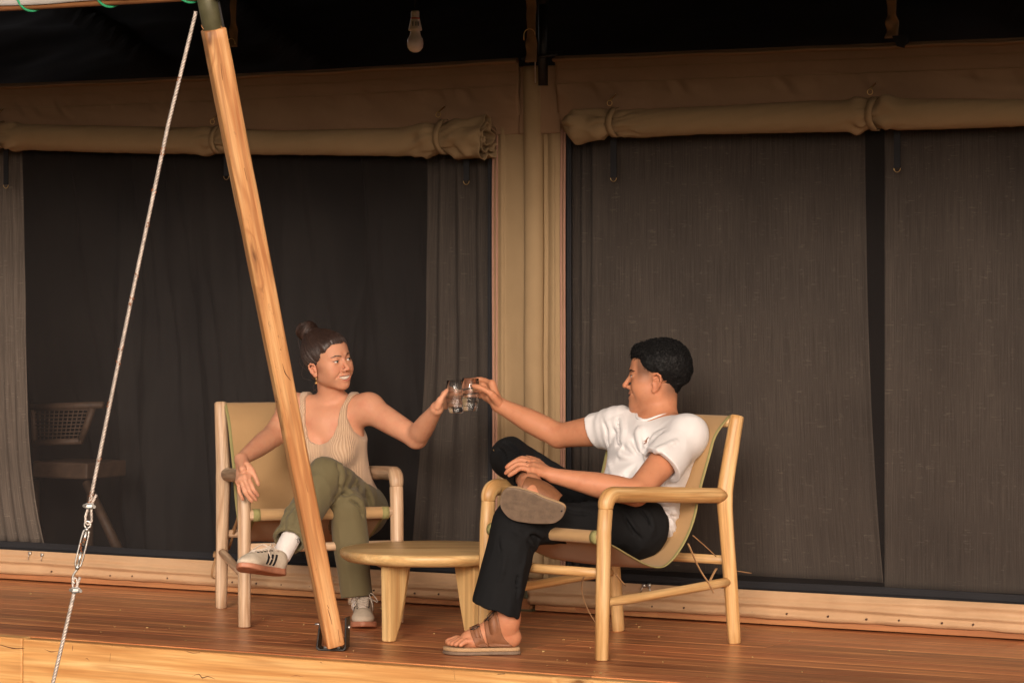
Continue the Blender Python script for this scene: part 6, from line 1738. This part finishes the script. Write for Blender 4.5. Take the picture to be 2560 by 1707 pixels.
# sneakers
def sneaker(FX, collar_c, sgn, stripe_side):
    """FX: origin at the heel on the ground, x = right, y = toe; sgn +1 = right shoe"""
    nm = 'sneaker'
    sole = Fld()
    yy_ = np.linspace(0, .262, 60); pw_ = np.interp(yy_, [0, .004, .012, .03, .06, .10, .15, .19, .21, .228, .244, .255, .262], [.006, .017, .026, .032, .034, .034, .040, .0455, .0450, .040, .030, .018, .004]); pw_ = np.convolve(np.pad(pw_, 2, 'edge'), [.1, .2, .4, .2, .1], 'valid')
    def prof(y): return np.interp(y, yy_, pw_)
    def sole_fn(p):
        q = FX.inv(p); y = q[:, 1]; xw = prof(y); xo = .004 * sgn * -1 * np.sin(np.clip(y / .26, 0, 1) * math.pi)
        dx = np.abs(q[:, 0] - xo) - xw; top = np.interp(y, [0, .05, .2, .262], [.030, .024, .021, .028]); bot = np.interp(y, [0, .2, .262], [.0, .0, .010])
        d1 = np.maximum(dx, np.maximum(-y, y - .262)); d2 = np.maximum(q[:, 2] - top, bot - q[:, 2])
        return (np.sqrt(np.maximum(d1 + .004, 0) ** 2 + np.maximum(d2 + .004, 0) ** 2) + np.minimum(np.maximum(d1 + .004, d2 + .004), 0) - .004) * .85
    cc = FX(0, .13, .03); sole.add(cc, .16, sole_fn, 'u', 0); lo, hi = box_of(sole)
    so = sdf_obj(nm, [extract(sole, lo, hi, .0022)], M['gum'], wom, smooth_it=4)
    up = Fld(); R_ = FX.R
    up.ell(FX(0, .203, .032), (.040, .052, .023), R_, 0); up.ell(FX(0, .040, .045), (.031, .042, .040), R_, .03)
    up.cone(FX(0, .045, .048), FX(0, .195, .036), .033, .030, .02); up.cone(FX(0, .060, .070), FX(0, .165, .046), .026, .026, .02)
    up.cone(FX(0, .040, .06), FX(0, .044, .082), .033, .0335, .02)
    up.plane(FX(0, 0, .0185), -R_[2], 'i', .004); up.plane(FX(0, .045, .083), R_[2] * 1 + R_[1] * -.28, 'i', .004)
    up.cone(FX(0, .046, .065), FX(0, .046, .11), .026, .028, .004, 's')
    def sn_cols(V):
        return np.zeros((len(V), 3), f32)
    lo, hi = box_of(up)
    uo = sdf_obj('upper', [extract(up, lo, hi, .0026)], M['suede'], so)
    def surf(x, y, z, ox):   # march from outside onto the upper
        p0 = FX(*ox); p1 = FX(x, y, z); ts = np.linspace(0, 1, 240)[:, None]; pts = (p0 * (1 - ts) + p1 * ts).astype(f32); d = up.ev(pts); i = np.argmax(d < 0)
        return pts[i].astype(float) if d[i] < 0 else p1
    # tongue and vamp in white leather
    g = Geo()
    def fn(s, t):
        out = []
        for a, b in zip(s, t):
            y = .060 + .125 * b; w_ = .020 - .004 * b; x = (a * 2 - 1) * w_; q = surf(x * .6, y, .03, (x * 1.3, y + .03, .20)); out.append(q + R_[2] * .0018)
        return np.array(out)
    grid(g, fn, 9, 14); put('tongue', g, M['shoe_white'], so, solid=.002)
    # three dark stripes
    g_ = Geo()
    for k in range(3):
        V = []; y0 = .082 + k * .022
        for j in range(8):
            t = j / 7; y = y0 + .020 * t + 0; z = .028 + .040 * (1 - t) if False else .026 + .040 * (1 - t)
            for dy in (-.0058, .0058):
                V.append(surf(stripe_side * .004, y + dy, z - .004, (stripe_side * .12, y + dy, z + .02)) + R_[0] * stripe_side * .0008)
        g = Geo(); g.add(V, [(2 * j, 2 * j + 1, 2 * j + 3, 2 * j + 2) for j in range(7)]); put('stripe', g, M['black_web'], so, solid=.0012)
    # laces
    for k in range(5):
        y = .082 + k * .021; g = Geo(); pts = [surf((x) * .6, y + .008 * (1 if x > 0 else -1) * .6, .03, (x * 1.35, y + .03, .20)) + R_[2] * .0035 for x in np.linspace(-.024, .024, 8)]
        tube(g, pts, .0029, 6, flat=.7); put('lace', g, M['lace'], so)
        for e_ in (-1, 1):
            g = Geo(); box(g, surf(e_ * .017, y + .004 * e_ + .009, .03, (e_ * .030, y + .04, .20)) + R_[2] * .0012, (.0028, .0040, .0016), R_); put('eyelet', g, M['black_web'], so, smooth=False)
    kn_ = surf(0, .076, .03, (0, .10, .20)) + R_[2] * .006
    for (sx, ex, ey, ez) in ((1, .050, .02, -.028), (-1, .052, .035, -.022), (1, .040, .065, -.042), (-1, .034, .05, -.05)):
        g = Geo(); e = kn_ + R_[0] * sx * ex + R_[1] * (ey - .02) + R_[2] * ez
        m1 = kn_ + R_[0] * sx * ex * .55 + R_[2] * .010 + R_[1] * .01; m2 = kn_ + R_[0] * sx * (ex * .95) + R_[2] * (ez * .45) + R_[1] * (ey * .7 + .012); m3 = kn_ + R_[0] * sx * ex * .62 + R_[2] * ez * .55 + R_[1] * (ey - .022)
        tube(g, smooth_path([kn_, m1, m2, e, m3, kn_ + R_[0] * sx * .004], 5), .0018, 6); put('lace', g, M['lace'], so)
    g = Geo(); tube(g, [kn_ - R_[0] * .006, kn_ + R_[0] * .006], .004, 8); put('lace_knot', g, M['lace'], so)
    return so
fr_dir = np.array([.04, -1, 0]); tip = G(907, 1573); FR = Xf(np.array([tip[0] - .04 * .27, tip[1] + .27, 0.0007]), fr_dir, sc=1.05)
aRn = FR(0, .05, .09)
sneaker(FR, aRn, 1, 1)
fdir = nrm([-.50, -.80, .16]); shin = nrm(kL - aL); upv = nrm(shin * .9 + np.array([-.10, 0, .25]))
FLt = Xf(aL - upv * .085 - fdir * .045 + np.array([0, 0, .0]), fdir, up=upv, sc=.98)
sneaker(FLt, aL, -1, -1)

# hair
def brush(p, H, bun):
    """coordinates that run from the hairline towards the bun"""
    q = H.inv(p); b = np.array(bun); d = q - b; ax = nrm(-b + np.array([0, .0, 0.0])); x_, y_, _ = frame(ax)
    ang = np.arctan2(d @ x_, d @ y_); return np.stack([ang * .07, q[:, 0] * 0, np.linalg.norm(d, axis=1)], 1)
R_ = HW.R; s = HW.s; bun = (0.004, -.080, .104)
Hh = Fld(); Hh.ell(HW(0, -.020, .040), np.array((.079, .096, .0815)) * s, R_, 0); Hh.ell(HW(0, .032, .056), np.array((.057, .048, .042)) * s, R_, .03)
Hh.cone(HW(0, -.070, .0), HW(.012, -.062, -.050), .040, .024, .03); Hh.cone(HW(0, -.060, .085), HW(*bun), .036, .030, .02)
def fcut(p):
    q = HW.inv(p); x, y, z = q[:, 0], q[:, 1], q[:, 2]
    line = np.interp(y, [-.12, -.08, -.05, -.02, .005, .03, .05, .062, .072, .10], [-.085, -.090, -.075, -.028, -.012, .006, .030, .052, .066, .070])
    return (line - z) * .7
Hh.custom(fcut, 'i', .004)
Hh.custom(lambda p: W_.ev(p) - (.0012 + .42 * np.maximum(-fcut(p), 0) + .03 * (HW.inv(p)[:, 1] < -.03)))
for q_ in (-1, 1): Hh.ell(HW(q_ * .080, -.004, -.026), np.array((.018, .019, .030)) * s, R_, .004, 's')
def streak(p):
    c = brush(p, HW, bun); v = np.stack([c[:, 0] * 420, c[:, 2] * 6, c[:, 0] * 0], 1); v2 = np.stack([c[:, 0] * 150, c[:, 2] * 4, c[:, 0] * 0 + 3], 1)
    return -(.0010 * vnoise(v, 1, 3) + .0022 * vnoise(v2, 1, 6))
Hh.disp(streak); lo_, hi_ = box_of(Hh)
def hg(V): c = brush(V, HW, bun); return np.stack([c[:, 0], c[:, 1], c[:, 2]], 1)
hv, hf = extract(Hh, lo_, hi_, .0022)
hw = sdf_obj('hair', [(hv, hf)], M['hair_w'], wom, gfn=hg)
bn = Fld(); bc = HW(*bun); ba = nrm(bc - HW(0, -.03, .05)); bx_, by_, _ = frame(ba)
bn.ell(bc + ba * .014, (.041, .036, .036), None, 0)
def coil(p):
    d = p.astype(float) - bc - ba * .014; a = np.arctan2(d @ bx_, d @ by_); hgt = d @ ba
    return -(.0050 * np.sin(a * 2 + hgt * 150 + 1.5 * vnoise(p, 22, 7)) + .0012 * np.sin(a * 6 + hgt * 700 + 4 * vnoise(p, 30, 9)))
bn.disp(coil); lo_, hi_ = box_of(bn)
def bgfn(V): d = V - bc; a = np.arctan2(d @ bx_, d @ by_); return np.stack([(d @ ba) + a * .012, np.linalg.norm(d, axis=1), a * .04], 1)
sdf_obj('hair_bun', [extract(bn, lo_, hi_, .0022)], M['hair_w'], wom, gfn=bgfn)
rg = np.random.RandomState(9); g = Geo()
for i in range(150):     # strands wound round the bun
    a0 = rg.uniform(0, 6.28); h0 = rg.uniform(-.026, .03); tl = rg.uniform(-.8, .8); pts = []
    for u_ in np.linspace(0, 1, 9):
        a = a0 + u_ * rg.uniform(1.6, 1.9); hh = h0 + tl * .012 * math.sin(u_ * 3); r_ = .0375 * math.sqrt(max(.05, 1 - (hh / .042) ** 2)) + .002 + .0015 * math.sin(u_ * 5 + i)
        pts.append(bc + ba * (.014 + hh) + bx_ * r_ * math.sin(a) + by_ * r_ * math.cos(a))
    tube(g, pts, [.0006, .0012, .0005], 4, cap=False)
stp = []; ns_ = 900; K_ = 14
for i in range(ns_):
    y0 = rg.uniform(-.075, .076); side = 1 if rg.rand() < .72 else -1
    zl = np.interp(y0, [-.08, -.05, -.02, .005, .03, .05, .062, .076], [-.088, -.070, -.026, -.010, .008, .032, .052, .066])
    xx = side * rg.uniform(.0, .058) if y0 > .052 else side * .074
    st = np.array([xx, y0, zl + rg.uniform(-.009, .005)]); en = np.array(bun) + rg.uniform(-.020, .020, 3) + np.array([0, .012, -.012])
    for u_ in np.linspace(rg.uniform(0, .25), 1, K_): stp.append(HW(*(st * (1 - u_) + en * u_ + np.array([0, 0, .02 * math.sin(3.1 * u_)]))))
stp = project(Hh, HW(0, -.018, .030), stp, .0004)
for i in range(ns_): tube(g, stp[i * K_:(i + 1) * K_], [.0005, .0009, .0008], 4, cap=False)
for (st, md, en) in (((.02, -.10, .05), (.03, -.135, .0), (.01, -.118, -.04)), ((.03, -.095, .02), (.045, -.115, -.05), (.02, -.09, -.075)), ((.0, -.09, .10), (.02, -.13, .10), (.03, -.12, .03)), ((.01, -.1, .03), (.0, -.14, .01), (-.01, -.13, -.03)), ((.03, -.05, -.07), (.045, -.06, -.10), (.02, -.05, -.12)), ((.02, -.06, -.07), (.01, -.075, -.10), (.03, -.08, -.115))):
    tube(g, smooth_path([HW(*st), HW(*md), HW(*en)], 7), .0009, 4, cap=False)
put('strand', g, M['hair_w'], hw, kind='stuff')
# earring
lob = HW(.0770, .004, -.047); g = Geo()
tube(g, [lob + np.array([0, 0, .0]), lob + np.array([.001, -.003, -.010]), lob + np.array([.001, -.002, -.020])], .0011, 6); lathe(g, [(.0001, -.0055), (.0045, -.003), (.0055, 0), (.0045, .003), (.0001, .0055)], lob + np.array([.001, -.002, -.0245]), 12)
put('earring', g, M['brass'], wom)
